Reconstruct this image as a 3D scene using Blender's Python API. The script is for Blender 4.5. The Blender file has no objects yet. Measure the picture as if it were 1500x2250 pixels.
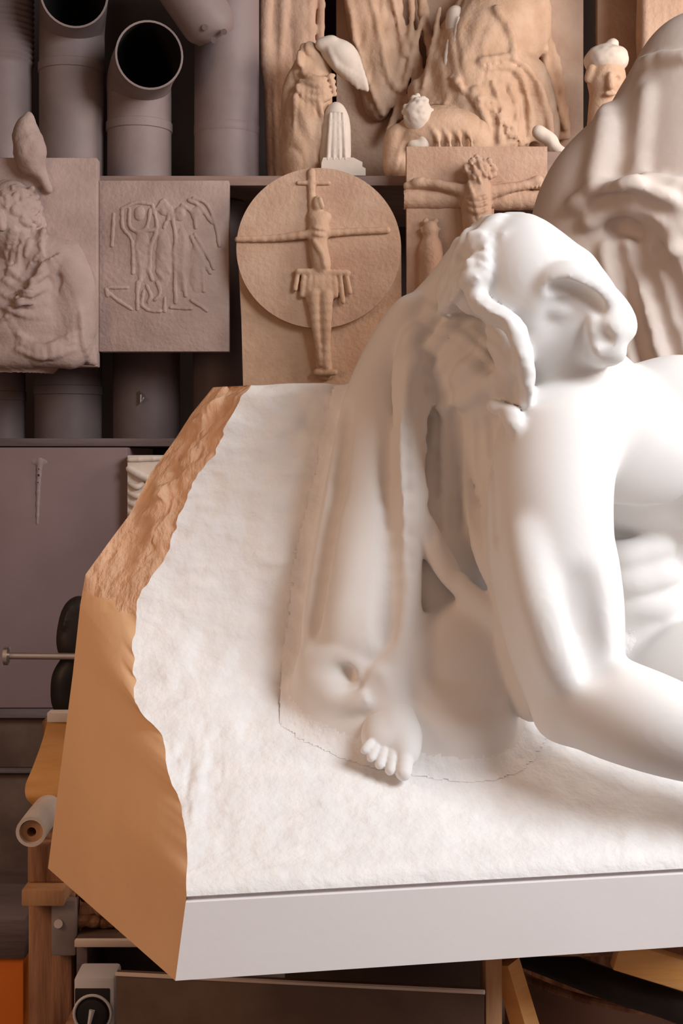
import bpy, bmesh, math, random
import numpy as np
from mathutils import Vector, Matrix

# ------------------------------------------------------------------ camera, world, lights
F = 3000.0            # focal length in pixels of the 1500 x 2250 frame
CAMZ = 1.5            # eye height
HOR = 1000.0          # row of the horizon
sc = bpy.context.scene
col = sc.collection
cam_d = bpy.data.cameras.new('camera')
cam = bpy.data.objects.new('camera', cam_d); col.objects.link(cam)
cam.location = (0, 0, CAMZ); cam.rotation_euler = (math.pi/2, 0, 0)
cam_d.sensor_fit = 'VERTICAL'; cam_d.sensor_height = 24.0
cam_d.lens = 24.0*F/2250.0
cam_d.shift_y = -(1125.0-HOR)/2250.0
cam_d.clip_start = 0.05
sc.camera = cam

w = bpy.data.worlds.new('world'); sc.world = w; w.use_nodes = True
bg = w.node_tree.nodes['Background']
bg.inputs[0].default_value = (1.0, 0.67, 0.51, 1); bg.inputs[1].default_value = 0.29

def area(name, loc, target, size, power, color):
    l = bpy.data.lights.new(name, 'AREA'); l.shape = 'RECTANGLE'
    l.size, l.size_y = size; l.energy = power; l.color = color
    o = bpy.data.objects.new(name, l); col.objects.link(o)
    o.location = loc
    o.rotation_euler = (Vector(target)-Vector(loc)).to_track_quat('-Z', 'Y').to_euler()
    return o
area('skylight', (2.6, 0.55, 3.25), (0.2, 2.15, 1.2), (1.6, 1.6), 138, (0.93, 0.97, 1.0))
area('warm_fill', (-2.2, 1.3, 1.9), (-0.2, 2.2, 1.2), (0.9, 0.9), 17, (1.0, 0.63, 0.40))  # unseen fill light added to warm the robe and the ochre side
area('workshop_window', (2.6, 2.9, 2.9), (0.2, 4.4, 2.2), (1.0, 1.0), 50, (1.0, 0.83, 0.71))
sc.view_settings.view_transform = 'Standard'
sc.view_settings.look = 'None'
sc.view_settings.gamma = 1.0
sc.view_settings.use_curve_mapping = False
sc.view_settings.exposure = 0.06

# ------------------------------------------------------------------ helpers
def P(px, py, D):
    return ((px-750.0)/F*D, D, CAMZ-(py-HOR)/F*D)

def thing(o, label, cat, group=None, kind=None):
    if label: o['label'] = label
    if cat: o['category'] = cat
    if group: o['group'] = group
    if kind: o['kind'] = kind
    return o

def empty(name, loc, label, cat, group=None):
    o = bpy.data.objects.new(name, None); col.objects.link(o)
    o.location = loc
    return thing(o, label, cat, group)

def link(name, verts, faces, mat, parent=None, smooth=True, auto=None):
    me = bpy.data.meshes.new(name)
    me.from_pydata([tuple(map(float, v)) for v in verts] if not isinstance(verts, np.ndarray) else verts.tolist(), [], faces if not isinstance(faces, np.ndarray) else faces.tolist())
    me.validate(); me.update()
    if isinstance(mat, (list, tuple)):
        for m in mat: me.materials.append(m)
    else: me.materials.append(mat)
    if smooth: me.shade_smooth()
    if auto is not None: me.set_sharp_from_angle(angle=auto)
    o = bpy.data.objects.new(name, me); col.objects.link(o)
    if parent is not None:
        o.parent = parent
        o.matrix_parent_inverse = Matrix.Translation(-Vector(parent.location))
    else:                                   # origin at the thing's own base
        c = np.array([v.co[:] for v in me.vertices]) if len(me.vertices) < 200000 else None
        if c is not None:
            p = Vector(((c[:,0].min()+c[:,0].max())/2, (c[:,1].min()+c[:,1].max())/2, c[:,2].min()))
            me.transform(Matrix.Translation(-p)); o.location = p
    return o

class MB:
    """collects shapes into one mesh"""
    def __init__(s): s.v = []; s.f = []
    def add(s, v, f):
        n = len(s.v); s.v += [tuple(x) for x in v]; s.f += [tuple(i+n for i in q) for q in f]; return s
    def box(s, x0, x1, y0, y1, z0, z1, b=0.0, rot=None, piv=None):
        bm = bmesh.new(); bmesh.ops.create_cube(bm, size=1)
        for v in bm.verts:
            v.co = Vector(((x0+x1)/2+v.co.x*(x1-x0), (y0+y1)/2+v.co.y*(y1-y0), (z0+z1)/2+v.co.z*(z1-z0)))
        if b > 0: bmesh.ops.bevel(bm, geom=bm.edges[:], offset=b, segments=2, profile=0.5, affect='EDGES')
        if rot is not None:
            c = Vector(piv) if piv else Vector(((x0+x1)/2, (y0+y1)/2, (z0+z1)/2))
            for v in bm.verts: v.co = c + rot @ (v.co-c)
        bm.verts.index_update()
        s.add([v.co[:] for v in bm.verts], [[v.index for v in f.verts] for f in bm.faces]); bm.free(); return s
    def pbox(s, x0, y0, x1, y1, D, dep, b=0.003):
        """box whose front face at depth D spans the given picture rectangle"""
        a = P(x0, y0, D); c = P(x1, y1, D)
        return s.box(a[0], c[0], D, D+dep, c[2], a[2], b)
    def tube(s, pts, rad, n=20, cap=True, ry=1.0, inner=None):
        """swept tube; rad a list; inner = wall thickness for an open pipe"""
        pts = [Vector(p) for p in pts]; m = len(pts)
        if not hasattr(rad, '__len__'): rad = [rad]*m
        ref = Vector((0, 1, 0)); rings = []
        for i in range(m):
            t = (pts[min(i+1, m-1)]-pts[max(i-1, 0)]).normalized()
            if abs(t.dot(ref)) > 0.95: ref = Vector((1, 0, 0)) if abs(t.x) < 0.9 else Vector((0, 0, 1))
            u = ref.cross(t).normalized(); v2 = t.cross(u).normalized(); ref = v2
            rings.append((pts[i], u, v2))
        def mk(off, flip):
            V = []; Fc = []
            for (p, u, v2), r in zip(rings, rad):
                for k in range(n):
                    a = 2*math.pi*k/n
                    V.append(p+u*(math.cos(a)*(r-off))+v2*(math.sin(a)*(r-off)*ry))
            for i in range(m-1):
                for k in range(n):
                    q = (i*n+k, i*n+(k+1) % n, (i+1)*n+(k+1) % n, (i+1)*n+k)
                    Fc.append(q[::-1] if flip else q)
            return V, Fc
        V, Fc = mk(0, False)
        s.inner0 = len(s.f)+len(Fc)
        if inner:
            V2, F2 = mk(inner, True); base = len(V); V += V2
            Fc += [tuple(i+base for i in q) for q in F2]
            s.inner1 = s.inner0+len(F2)
            for e in (0, m-1):
                for k in range(n):
                    q = (e*n+k, e*n+(k+1) % n, base+e*n+(k+1) % n, base+e*n+k)
                    Fc.append(q if e else q[::-1])
        elif cap:
            Fc.append(tuple(range(n))[::-1]); Fc.append(tuple((m-1)*n+k for k in range(n)))
        return s.add(V, Fc)
    def prism(s, outline, D, dep):
        """outline: picture points, extruded backwards from depth D"""
        n = len(outline); f = [P(x, y, D) for x, y in outline]
        b = [(p[0], p[1]+dep, p[2]) for p in f]
        return s.add(f+b, [tuple(range(n))[::-1], tuple(range(n, 2*n))] + [(i, (i+1) % n, n+(i+1) % n, n+i) for i in range(n)])
    def build(s, name, mat, parent=None, smooth=True, auto=math.radians(35)):
        return link(name, s.v, s.f, mat, parent, smooth, auto)

def dark_lining(mb, o, m):
    o.data.materials.append(m)
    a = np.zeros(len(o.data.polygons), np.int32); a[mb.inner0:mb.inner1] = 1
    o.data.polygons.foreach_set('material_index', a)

def spline(keys, n):
    """Catmull-Rom through rows of numbers"""
    k = np.array(keys, float); m = len(k)
    out = []
    for i in range(m-1):
        p0, p1, p2, p3 = k[max(i-1, 0)], k[i], k[i+1], k[min(i+2, m-1)]
        for j in range(n):
            t = j/n
            out.append(0.5*((2*p1)+(-p0+p2)*t+(2*p0-5*p1+4*p2-p3)*t*t+(-p0+3*p1-3*p2+p3)*t**3))
    out.append(k[-1])
    return np.array(out)

def hash3(i, j, k):
    n = (i*374761393 + j*668265263 + k*1274126177) & 0xffffffff
    n = ((n ^ (n >> 13))*1274126177) & 0xffffffff
    return ((n ^ (n >> 16)) & 0xffff)/65535.0*2-1
def vnoise(x, y, z):
    x, y, z = np.broadcast_arrays(np.asarray(x, float), np.asarray(y, float), np.asarray(z, float))
    xi, yi, zi = np.floor(x).astype(np.int64), np.floor(y).astype(np.int64), np.floor(z).astype(np.int64)
    fx, fy, fz = x-xi, y-yi, z-zi
    fx, fy, fz = [t*t*(3-2*t) for t in (fx, fy, fz)]
    r = 0
    for a in (0, 1):
        for b in (0, 1):
            for c in (0, 1):
                r = r + hash3(xi+a, yi+b, zi+c)*(fx if a else 1-fx)*(fy if b else 1-fy)*(fz if c else 1-fz)
    return r
def fbm(x, y, z, o=3):
    r = 0; a = 1.0
    for i in range(o):
        r = r + a*vnoise(x*2**i+17*i, y*2**i, z*2**i); a *= 0.5
    return r

class SDF:
    """solid sculpting field on a regular grid in world space, polygonised with surface nets"""
    def __init__(s, lo, hi, h):
        s.lo = np.array(lo, float); s.h = h
        s.n = tuple(int(v) for v in np.ceil((np.array(hi)-s.lo)/h)+1)
        s.f = np.full(s.n, 0.5, np.float32); s.lab = np.zeros(s.n, np.int8)
    def sub(s, lo, hi):
        a = np.clip(np.floor((np.array(lo)-s.lo)/s.h).astype(int), 0, np.array(s.n)-1)
        b = np.clip(np.ceil((np.array(hi)-s.lo)/s.h).astype(int)+1, 1, np.array(s.n))
        if (b <= a).any(): return None
        sl = tuple(slice(i, j) for i, j in zip(a, b))
        g = [(np.arange(a[i], b[i])*s.h+s.lo[i]).astype(np.float32) for i in range(3)]
        return sl, g[0][:, None, None], g[1][None, :, None], g[2][None, None, :]
    def blend(s, sl, d, k, lab, op):
        f = s.f[sl]
        if op == '+':
            hh = np.maximum(k-np.abs(f-d), 0)/k
            new = np.minimum(f, d)-hh*hh*k*0.25
            if lab is not None: s.lab[sl] = np.where(d < f, lab, s.lab[sl])
        else:
            hh = np.maximum(k-np.abs(f+d), 0)/k
            new = np.maximum(f, -d)+hh*hh*k*0.25
        s.f[sl] = new
    def cone(s, a, b, ra, rb, k=0.01, lab=0, op='+'):
        a = np.array(a, float); b = np.array(b, float); m = max(ra, rb)+k*1.5+s.h*2
        r = s.sub(np.minimum(a, b)-m, np.maximum(a, b)+m)
        if r is None: return
        sl, X, Y, Z = r
        d = b-a; L = max(float(d@d), 1e-9)
        t = np.clip(((X-a[0])*d[0]+(Y-a[1])*d[1]+(Z-a[2])*d[2])/L, 0, 1)
        dist = np.sqrt((X-a[0]-t*d[0])**2+(Y-a[1]-t*d[1])**2+(Z-a[2]-t*d[2])**2)-(ra+(rb-ra)*t)
        s.blend(sl, dist, k, lab, op)
    def ell(s, c, r, k=0.01, lab=0, op='+', rot=None):
        c = np.array(c, float); r = np.array(r, float); m = r.max()+k*1.5+s.h*2
        q = s.sub(c-m, c+m)
        if q is None: return
        sl, X, Y, Z = q
        X = X-c[0]; Y = Y-c[1]; Z = Z-c[2]
        if rot is not None:
            R = np.array(rot)                 # rows are the local axes
            X, Y, Z = [R[i][0]*X+R[i][1]*Y+R[i][2]*Z for i in range(3)]
        k0 = np.sqrt((X/r[0])**2+(Y/r[1])**2+(Z/r[2])**2)
        k1 = np.sqrt((X/r[0]**2)**2+(Y/r[1]**2)**2+(Z/r[2]**2)**2)
        s.blend(sl, k0*(k0-1)/np.maximum(k1, 1e-6), k, lab, op)
    # picture-point versions: (px, py, D, r px)
    def ch(s, pts, k=0.01, lab=0, op='+', n=4):
        q = spline(pts, n)
        for i in range(len(q)-1):
            a, b = q[i], q[i+1]
            s.cone(P(*a[:3]), P(*b[:3]), max(a[3], 1)*a[2]/F, max(b[3], 1)*b[2]/F, k, lab, op)
    def el(s, px, py, D, rx, ry, rd, k=0.01, lab=0, op='+', ang=0.0):
        q = D/F; ca, sa = math.cos(math.radians(ang)), math.sin(math.radians(ang))
        s.ell(P(px, py, D), (rx*q, rd*q, ry*q), k, lab, op, [(ca, 0, sa), (0, 1, 0), (-sa, 0, ca)])
    def snap(s): s.f0 = s.f.copy()
    def surf(s, px, py, D0=None):
        """depth at which a sight line through the picture point first meets the solid"""
        D = np.arange(s.lo[1], s.lo[1]+s.n[1]*s.h, s.h*0.5) if D0 is None else np.arange(D0, s.lo[1]+s.n[1]*s.h, s.h*0.5)
        q = np.stack([(px-750)/F*D, D, CAMZ-(py-HOR)/F*D], 1); i = np.round((q-s.lo)/s.h).astype(int)
        ok = ((i >= 0) & (i < np.array(s.n))).all(1); i = np.clip(i, 0, np.array(s.n)-1)
        fd = getattr(s, 'f0', None); fd = s.f if fd is None else fd
        v = np.where(ok, fd[i[:, 0], i[:, 1], i[:, 2]], 1.0); h_ = np.nonzero(v < 0)[0]
        return None if not len(h_) else D[h_[0]]
    def dr(s, pts, off=0.0, k=0.006, lab=1, op='+', n=4):
        """a ridge or groove (px, py, r px) that follows the surface already there"""
        q = spline(pts, n); ds = [s.surf(p[0], p[1]) for p in q]
        if all(d is None for d in ds): return
        last = [d for d in ds if d is not None][0]; r = []
        for p, d in zip(q, ds):
            if d is None or abs(d-last) > 0.08: d = last
            last = d; r.append((p[0], p[1], d+off+ (p[2]*d/F*0.3), p[2]))
        r = np.array(r)
        for i in range(len(r)-1):
            a, b = r[i], r[i+1]
            s.cone(P(*a[:3]), P(*b[:3]), max(a[3], 1)*a[2]/F, max(b[3], 1)*b[2]/F, k, lab, op)
    def noise(s, amp, freq, o=2, mask=None):
        X = (np.arange(s.n[0])*s.h+s.lo[0])[:, None, None]; Y = (np.arange(s.n[1])*s.h+s.lo[1])[None, :, None]; Z = (np.arange(s.n[2])*s.h+s.lo[2])[None, None, :]
        near = np.abs(s.f) < 0.03
        if mask is not None: near &= mask
        i, j, k = np.nonzero(near)
        s.f[i, j, k] += amp*fbm((i*s.h+s.lo[0])*freq, (j*s.h+s.lo[1])*freq, (k*s.h+s.lo[2])*freq, o)
    def folds(s, amp, fx, fz, seed=0.0, warp=1.0, lean=0.0, mask=None, reg=None):
        """soft cloth folds: sharp-ish ridges running mostly along z"""
        near = np.abs(s.f) < 0.03
        i, j, k = np.nonzero(near)
        x = i*s.h+s.lo[0]; y = j*s.h+s.lo[1]; z = k*s.h+s.lo[2]
        m = np.ones(len(i)) if mask is None else mask[i, j, k].astype(float)
        if reg is not None:
            px = 750+x/y*F; py = HOR-(z-CAMZ)/y*F
            x0, y0, x1, y1, fe = reg
            m = m*np.clip((px-x0)/fe, 0, 1)*np.clip((x1-px)/fe, 0, 1)*np.clip((py-y0)/fe, 0, 1)*np.clip((y1-py)/fe, 0, 1)
        u = (x+lean*z)*fx+warp*fbm(x*fx*0.25+seed, y*fx*0.3, z*fz*0.6, 2)
        v = 1-2*np.abs(vnoise(u+seed, y*fx*0.25, z*fz))**0.8
        s.f[i, j, k] += (amp*v*m).astype(np.float32)
    def nets(s):
        f = s.f; sg = f < 0; n = s.n
        C = np.zeros(tuple(v-1 for v in n), np.int8)
        offs = [(a, b, c) for a in (0, 1) for b in (0, 1) for c in (0, 1)]
        for a, b, c in offs: C += sg[a:n[0]-1+a, b:n[1]-1+b, c:n[2]-1+c]
        I = np.argwhere((C > 0) & (C < 8))
        idx = np.full(C.shape, -1, np.int64); idx[I[:, 0], I[:, 1], I[:, 2]] = np.arange(len(I))
        vals = {o: f[I[:, 0]+o[0], I[:, 1]+o[1], I[:, 2]+o[2]] for o in offs}
        acc = np.zeros((len(I), 3)); cnt = np.zeros(len(I))
        for o in offs:
            for ax in range(3):
                if o[ax]: continue
                o2 = list(o); o2[ax] = 1; o2 = tuple(o2)
                a, b = vals[o], vals[o2]; m = (a < 0) != (b < 0)
                t = np.where(m, a/np.where(a-b == 0, 1, a-b), 0)
                p = np.array(o, float)[None, :].repeat(len(I), 0); p[:, ax] = t
                acc[m] += p[m]; cnt[m] += 1
        V = (I+acc/cnt[:, None])*s.h+s.lo
        quads = []
        for ax in range(3):
            o = [0, 0, 0]; o[ax] = 1
            A = sg[:n[0]-o[0], :n[1]-o[1], :n[2]-o[2]]; B = sg[o[0]:, o[1]:, o[2]:]
            E = np.argwhere(A != B); b1, b2 = [(1, 2), (2, 0), (0, 1)][ax]
            E = E[(E[:, b1] > 0) & (E[:, b2] > 0) & (E[:, b1] < n[b1]-1) & (E[:, b2] < n[b2]-1)]
            ins = A[E[:, 0], E[:, 1], E[:, 2]]
            def g(d1, d2):
                q = E.copy(); q[:, b1] -= d1; q[:, b2] -= d2
                return idx[q[:, 0], q[:, 1], q[:, 2]]
            q = np.stack([g(1, 1), g(0, 1), g(0, 0), g(1, 0)], 1)
            q[~ins] = q[~ins][:, ::-1]
            quads.append(q)
        Q = np.concatenate(quads); Q = Q[(Q >= 0).all(1)]
        lab = s.lab[I[:, 0], I[:, 1], I[:, 2]]
        return V, Q, lab
    def smooth(s, V, Q, it=1):
        for _ in range(it):
            acc = np.zeros_like(V); cnt = np.zeros(len(V))
            for a, b in ((0, 1), (1, 2), (2, 3), (3, 0)):
                np.add.at(acc, Q[:, a], V[Q[:, b]]); np.add.at(cnt, Q[:, a], 1)
                np.add.at(acc, Q[:, b], V[Q[:, a]]); np.add.at(cnt, Q[:, b], 1)
            V = V*0.5+0.5*acc/np.maximum(cnt, 1)[:, None]
        return V
    @staticmethod
    def comps(n, Q):
        c = np.arange(n)
        while True:
            m = c[Q].min(1); d = c.copy()
            for i in range(4): np.minimum.at(d, Q[:, i], m)
            d = d[d]; d = d[d]
            if (d == c).all(): return c
            c = d
    def build(s, name, mat, parent=None, it=2, least=0.3):
        V, Q, lab = s.nets(); V = s.smooth(V, Q, it)
        c = s.comps(len(V), Q); ids, ct = np.unique(c, return_counts=True)
        big = ids[ct > ct.max()*least]; Q = Q[np.isin(c[Q[:, 0]], big)]
        u, inv = np.unique(Q, return_inverse=True); V = V[u]; Q = inv.reshape(-1, 4)
        return link(name, V, Q, mat, parent)
    def build_parts(s, names, mat, parent, it=2, keep=None):
        """one mesh per label, sharing the exact seam and its normals"""
        V, Q, lab = s.nets(); V = s.smooth(V, Q, it)
        if keep is not None: Q = Q[keep(V)[Q].all(1)]
        nr = np.zeros_like(V); fn = np.cross(V[Q[:, 2]]-V[Q[:, 0]], V[Q[:, 3]]-V[Q[:, 1]])
        for i in range(4): np.add.at(nr, Q[:, i], fn)
        nr /= np.maximum(np.linalg.norm(nr, axis=1), 1e-12)[:, None]
        fl = np.median(lab[Q], axis=1).astype(int)
        for l in (HAIR, CLOTH, 4):                      # stray specks belong to the part around them
            w_ = np.nonzero(fl == l)[0]; c = s.comps(len(V), Q[w_]); ids, ct = np.unique(c[Q[w_][:, 0]], return_counts=True)
            fl[w_[np.isin(c[Q[w_][:, 0]], ids[ct < ct.max()*(0.5 if l == HAIR else 0.02)])]] = BODY
        res = {}
        for l, nm in names.items():
            q = Q[fl == l]
            if not len(q): continue
            u, inv = np.unique(q, return_inverse=True); q = inv.reshape(-1, 4)
            o = link(nm, V[u], q, mat[l] if isinstance(mat, dict) else mat, parent)
            o.data.normals_split_custom_set_from_vertices(nr[u].tolist())
            res[nm] = o
        return res

def Y_(s): return (np.arange(s.n[1])*s.h+s.lo[1]).astype(np.float32)
def pgrid(x0, y0, x1, y1, D0, D1, h):
    """a field whose box covers a picture rectangle between two depths"""
    a = [P(x, y, D) for x in (x0, x1) for y in (y0, y1) for D in (D0, D1)]
    a = np.array(a); return SDF(a.min(0), a.max(0), h)

def mat(name, c1, c2=None, rough=0.7, scale=8.0, bump=0.0, bscale=60.0, stretch=(1, 1, 1), metal=0.0, sss=0.0, detail=6.0, spread=(0.35, 0.65), bdist=0.01):
    m = bpy.data.materials.new(name); m.use_nodes = True; nt = m.node_tree
    b = nt.nodes['Principled BSDF']; b.inputs['Roughness'].default_value = rough
    b.inputs['Metallic'].default_value = metal
    b.inputs['Specular IOR Level'].default_value = 0.3
    tc = nt.nodes.new('ShaderNodeNewGeometry')
    mp = nt.nodes.new('ShaderNodeMapping'); mp.inputs['Scale'].default_value = stretch
    nt.links.new(tc.outputs['Position'], mp.inputs[0])
    if c2 is not None:
        no = nt.nodes.new('ShaderNodeTexNoise'); no.inputs['Scale'].default_value = scale; no.inputs['Detail'].default_value = detail
        nt.links.new(mp.outputs[0], no.inputs['Vector'])
        r = nt.nodes.new('ShaderNodeValToRGB')
        r.color_ramp.elements[0].color = (*c1, 1); r.color_ramp.elements[1].color = (*c2, 1)
        r.color_ramp.elements[0].position, r.color_ramp.elements[1].position = spread
        nt.links.new(no.outputs['Fac'], r.inputs[0]); nt.links.new(r.outputs[0], b.inputs['Base Color'])
    else: b.inputs['Base Color'].default_value = (*c1, 1)
    if bump > 0:
        n2 = nt.nodes.new('ShaderNodeTexNoise'); n2.inputs['Scale'].default_value = bscale; n2.inputs['Detail'].default_value = 5
        nt.links.new(mp.outputs[0], n2.inputs['Vector'])
        bp = nt.nodes.new('ShaderNodeBump'); bp.inputs['Strength'].default_value = bump; bp.inputs['Distance'].default_value = bdist
        nt.links.new(n2.outputs['Fac'], bp.inputs['Height']); nt.links.new(bp.outputs[0], b.inputs['Normal'])
    if sss > 0:
        b.inputs['Subsurface Weight'].default_value = sss
        b.inputs['Subsurface Radius'].default_value = (0.02, 0.012, 0.008)
        b.inputs['Subsurface Scale'].default_value = 1.0
    return m

M_marble = mat('polished_marble', (0.80, 0.78, 0.765), (0.76, 0.745, 0.735), 0.62, 5, 0.0, sss=0.0)
M_raw = mat('chiselled_marble', (0.80, 0.79, 0.785), (0.86, 0.845, 0.835), 0.85, 25, 0.55, 45, bdist=0.008)
M_cloth = mat('warm_marble', (0.79, 0.755, 0.725), (0.75, 0.715, 0.69), 0.65, 5, 0.0)  # slightly warmer and darker than the body marble
M_sawn = mat('sawn_marble', (0.86, 0.83, 0.83), (0.88, 0.85, 0.85), 0.6, 6, 0.02, 80)
M_ochre = mat('ochre_stone', (0.75, 0.475, 0.27), (0.80, 0.515, 0.30), 0.9, 4, 0.12, 30)  # nearly even ochre tone for the block's left face
M_ochre_rough = mat('ochre_broken_stone', (0.66, 0.42, 0.27), (0.80, 0.51, 0.33), 0.9, 16, 0.9, 30, (1.6, 1.6, 0.5), bdist=0.015)  # similar ochre, more mottled and bumpy, for the upper left face
M_terra = mat('pinkish_plaster', (0.50, 0.32, 0.23), (0.60, 0.42, 0.31), 0.85, 9, 0.6, 70, bdist=0.005)
M_terra2 = mat('tan_clay', (0.52, 0.34, 0.23), (0.62, 0.43, 0.31), 0.85, 14, 0.6, 80, bdist=0.004)
M_dusty = mat('dusty_mauve_plaster', (0.37, 0.27, 0.245), (0.46, 0.345, 0.31), 0.9, 9, 0.6, 70, bdist=0.005)
M_pale = mat('pale_or_lit_plaster', (0.66, 0.57, 0.50), (0.74, 0.65, 0.57), 0.8, 12, 0.2, 60, bdist=0.003)  # pale plaster, also paints light onto raised cloth, wing, plinth and curly head
M_statue = mat('cream_plaster', (0.62, 0.52, 0.46), (0.68, 0.59, 0.54), 0.8, 3, 0.1, 30)
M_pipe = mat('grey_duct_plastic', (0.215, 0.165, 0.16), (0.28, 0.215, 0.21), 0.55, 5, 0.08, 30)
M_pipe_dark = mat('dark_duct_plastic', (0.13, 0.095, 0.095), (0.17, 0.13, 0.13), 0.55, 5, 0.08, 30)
M_dark = mat('shaded_interior', (0.012, 0.010, 0.010), (0.02, 0.016, 0.015), 0.9, 5)  # near-black lining, paints in the shade inside the open ducts
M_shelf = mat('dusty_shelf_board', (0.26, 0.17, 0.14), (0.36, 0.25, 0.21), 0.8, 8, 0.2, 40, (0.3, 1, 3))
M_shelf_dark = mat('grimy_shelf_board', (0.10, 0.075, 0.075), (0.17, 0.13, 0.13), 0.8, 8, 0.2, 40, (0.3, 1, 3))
M_cab = mat('mauve_painted_metal', (0.20, 0.135, 0.135), (0.245, 0.17, 0.172), 0.65, 3, 0.08, 8)
M_grime = mat('pale_dried_drip', (0.27, 0.20, 0.20), (0.31, 0.235, 0.235), 0.7, 6)
M_wall = mat('dim_plaster_wall', (0.045, 0.032, 0.030), (0.07, 0.05, 0.045), 0.95, 2, 0.2, 20)
M_floor = mat('concrete_floor', (0.16, 0.125, 0.11), (0.24, 0.19, 0.17), 0.85, 4, 0.2, 30)
M_orange = mat('orange_plywood', (0.62, 0.30, 0.09), (0.72, 0.40, 0.16), 0.6, 5, 0.1, 30, (1, 1, 6))
M_orange2 = mat('orange_painted_wood', (0.74, 0.17, 0.015), (0.85, 0.24, 0.03), 0.6, 4, 0.1, 20)
M_wood = mat('worn_brown_wood', (0.17, 0.075, 0.042), (0.44, 0.23, 0.13), 0.75, 12, 0.3, 40, (3, 3, 0.35))
M_wood_red = mat('raw_timber', (0.42, 0.22, 0.11), (0.55, 0.32, 0.17), 0.7, 10, 0.2, 40, (3, 3, 0.35))
M_board = mat('dark_brown_board', (0.10, 0.062, 0.046), (0.15, 0.095, 0.07), 0.55, 9, 0.08, 40)
M_steel = mat('brushed_steel', (0.62, 0.56, 0.53), (0.72, 0.66, 0.62), 0.3, 20, metal=0.9)
M_black = mat('black_rubber', (0.015, 0.012, 0.012), (0.03, 0.022, 0.02), 0.5, 8, 0.1, 40)
M_paper = mat('soiled_paper', (0.60, 0.52, 0.47), (0.74, 0.68, 0.64), 0.85, 12, 0.2, 30)
M_grey = mat('galvanised_bracket', (0.26, 0.21, 0.20), (0.36, 0.31, 0.30), 0.5, 14, metal=0.3)
M_white = mat('white_plastic', (0.62, 0.60, 0.63), (0.68, 0.66, 0.68), 0.5, 5)
M_tag = mat('cream_plank', (0.62, 0.50, 0.42), (0.70, 0.58, 0.50), 0.7, 8)

# ------------------------------------------------------------------ room
def struct(name, mb, m):
    o = mb.build(name, m, None, False); o['kind'] = 'structure'; return o
struct('floor', MB().box(-2.6, 3.4, -1.5, 5.0, -0.1, 0.0), M_floor)
struct('wall_back', MB().box(-2.6, 3.4, 4.85, 5.0, 0.0, 3.8), M_wall)
struct('wall_left', MB().box(-2.75, -2.6, -1.5, 5.0, 0.0, 3.8), M_wall)
struct('ceiling', MB().box(-2.75, 3.4, 2.6, 5.0, 3.8, 3.9), M_wall)

# ------------------------------------------------------------------ the marble block
S0, S1 = 1.80, 0.178
HZ = np.array([0.80, 0.918, 0.955, 1.00, 1.05, 1.10, 1.15, 1.22, 1.32, 1.45, 1.64, 1.8])
HY = np.array([1.80, 1.800, 1.855, 1.935, 2.02, 2.10, 2.165, 2.225, 2.275, 2.315, 2.355, 2.39])
_sp = spline(np.stack([HZ, HY], 1), 12)
def H0(x, z):
    x = np.asarray(x, float); z = np.asarray(z, float)
    sl = S1*np.clip(1-(z-1.05)/0.5, 0.25, 1)
    return np.interp(z, _sp[:, 0], _sp[:, 1]) + sl*(x+0.219)
def Hn(x, z):
    """chisel marks and broken stone"""
    x = np.asarray(x, float); z = np.asarray(z, float)
    up = np.clip((z-0.925)/0.03, 0, 1)
    a = fbm(x*9, z*9, 0.3, 3)*0.008 + fbm(x*22, z*34, 4.7, 2)*0.0028 + np.abs(fbm(x*14+z*8, z*40, 9.1, 2))*0.0022
    l = np.exp(-((x+0.21)/0.045)**2)*np.exp(-((z-1.03)/0.05)**2)
    a = a + l*fbm(x*38+7, z*16, 2.2, 3)*0.016
    return a*up
def onfront(px, py):
    lo, hi = 1.4, 3.2
    for _ in range(50):
        D = (lo+hi)/2; p = P(px, py, D)
        if D < H0(p[0], p[2]): lo = D
        else: hi = D
    return P(px, py, D)
FE = [(410, 1970), (411, 1900), (408, 1830), (388, 1760), (372, 1700), (356, 1650), (330, 1590), (302, 1545), (288, 1480), (292, 1400), (303, 1320), (325, 1280), (362, 1235),
      (385, 1180), (398, 1120), (425, 1065), (452, 1020), (475, 990), (500, 930), (520, 890), (545, 846)]
FP = np.array([onfront(*p) for p in FE])
BE = [(105, 1910, 2.29), (160, 1480, 2.29), (176, 1330, 2.30), (188, 1262, 2.31), (240, 1190, 2.34), (285, 1130, 2.36), (330, 1040, 2.40), (385, 965, 2.43), (420, 910, 2.45), (468, 851, 2.46)]
BP = np.array([P(*p) for p in BE])
ZT = FP[-1][2]
def ztop(x): return ZT-0.02*np.clip((x-0.0)/0.3, 0, 1)-0.10*np.clip((x-0.15)/0.3, 0, 1)
statue = empty('marble_statue', P(700, 2120, 2.1)[:2]+(P(385, 2155, 1.8)[2],),
               'large unfinished white marble sculpture of a bowed nude man on a rough block', 'sculpture')
NZ, NX = 230, 300
XR = 1.30
def xl(z): return np.interp(z, FP[:, 2], FP[:, 0])
zb = P(385, 2155, 1.80)[2]
ze = FP[0][2]
V = []; 
t = np.linspace(0, 1, NZ)
u = np.linspace(0, 1, NX)**1.25
TZ, U = np.meshgrid(t, u, indexing='ij')
zz0 = ze+(ZT-ze)*TZ
xx = xl(zz0); jag = 0.006*fbm(3.1, zz0*26, 0.5, 3)+0.003*vnoise(7, zz0*90, 1.0)
jag = jag*np.clip((zz0-0.95)/0.05, 0, 1)*(1-U)**6
xx = xx+(XR-xx)*U + jag
zz = ze+(ztop(xx)-ze+0.004*fbm(xx*14, 2.0, 5.0, 2)*np.clip((TZ-0.9)*10, 0, 1))*TZ
yy = H0(xx, zz)+Hn(xx, zz)
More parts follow.
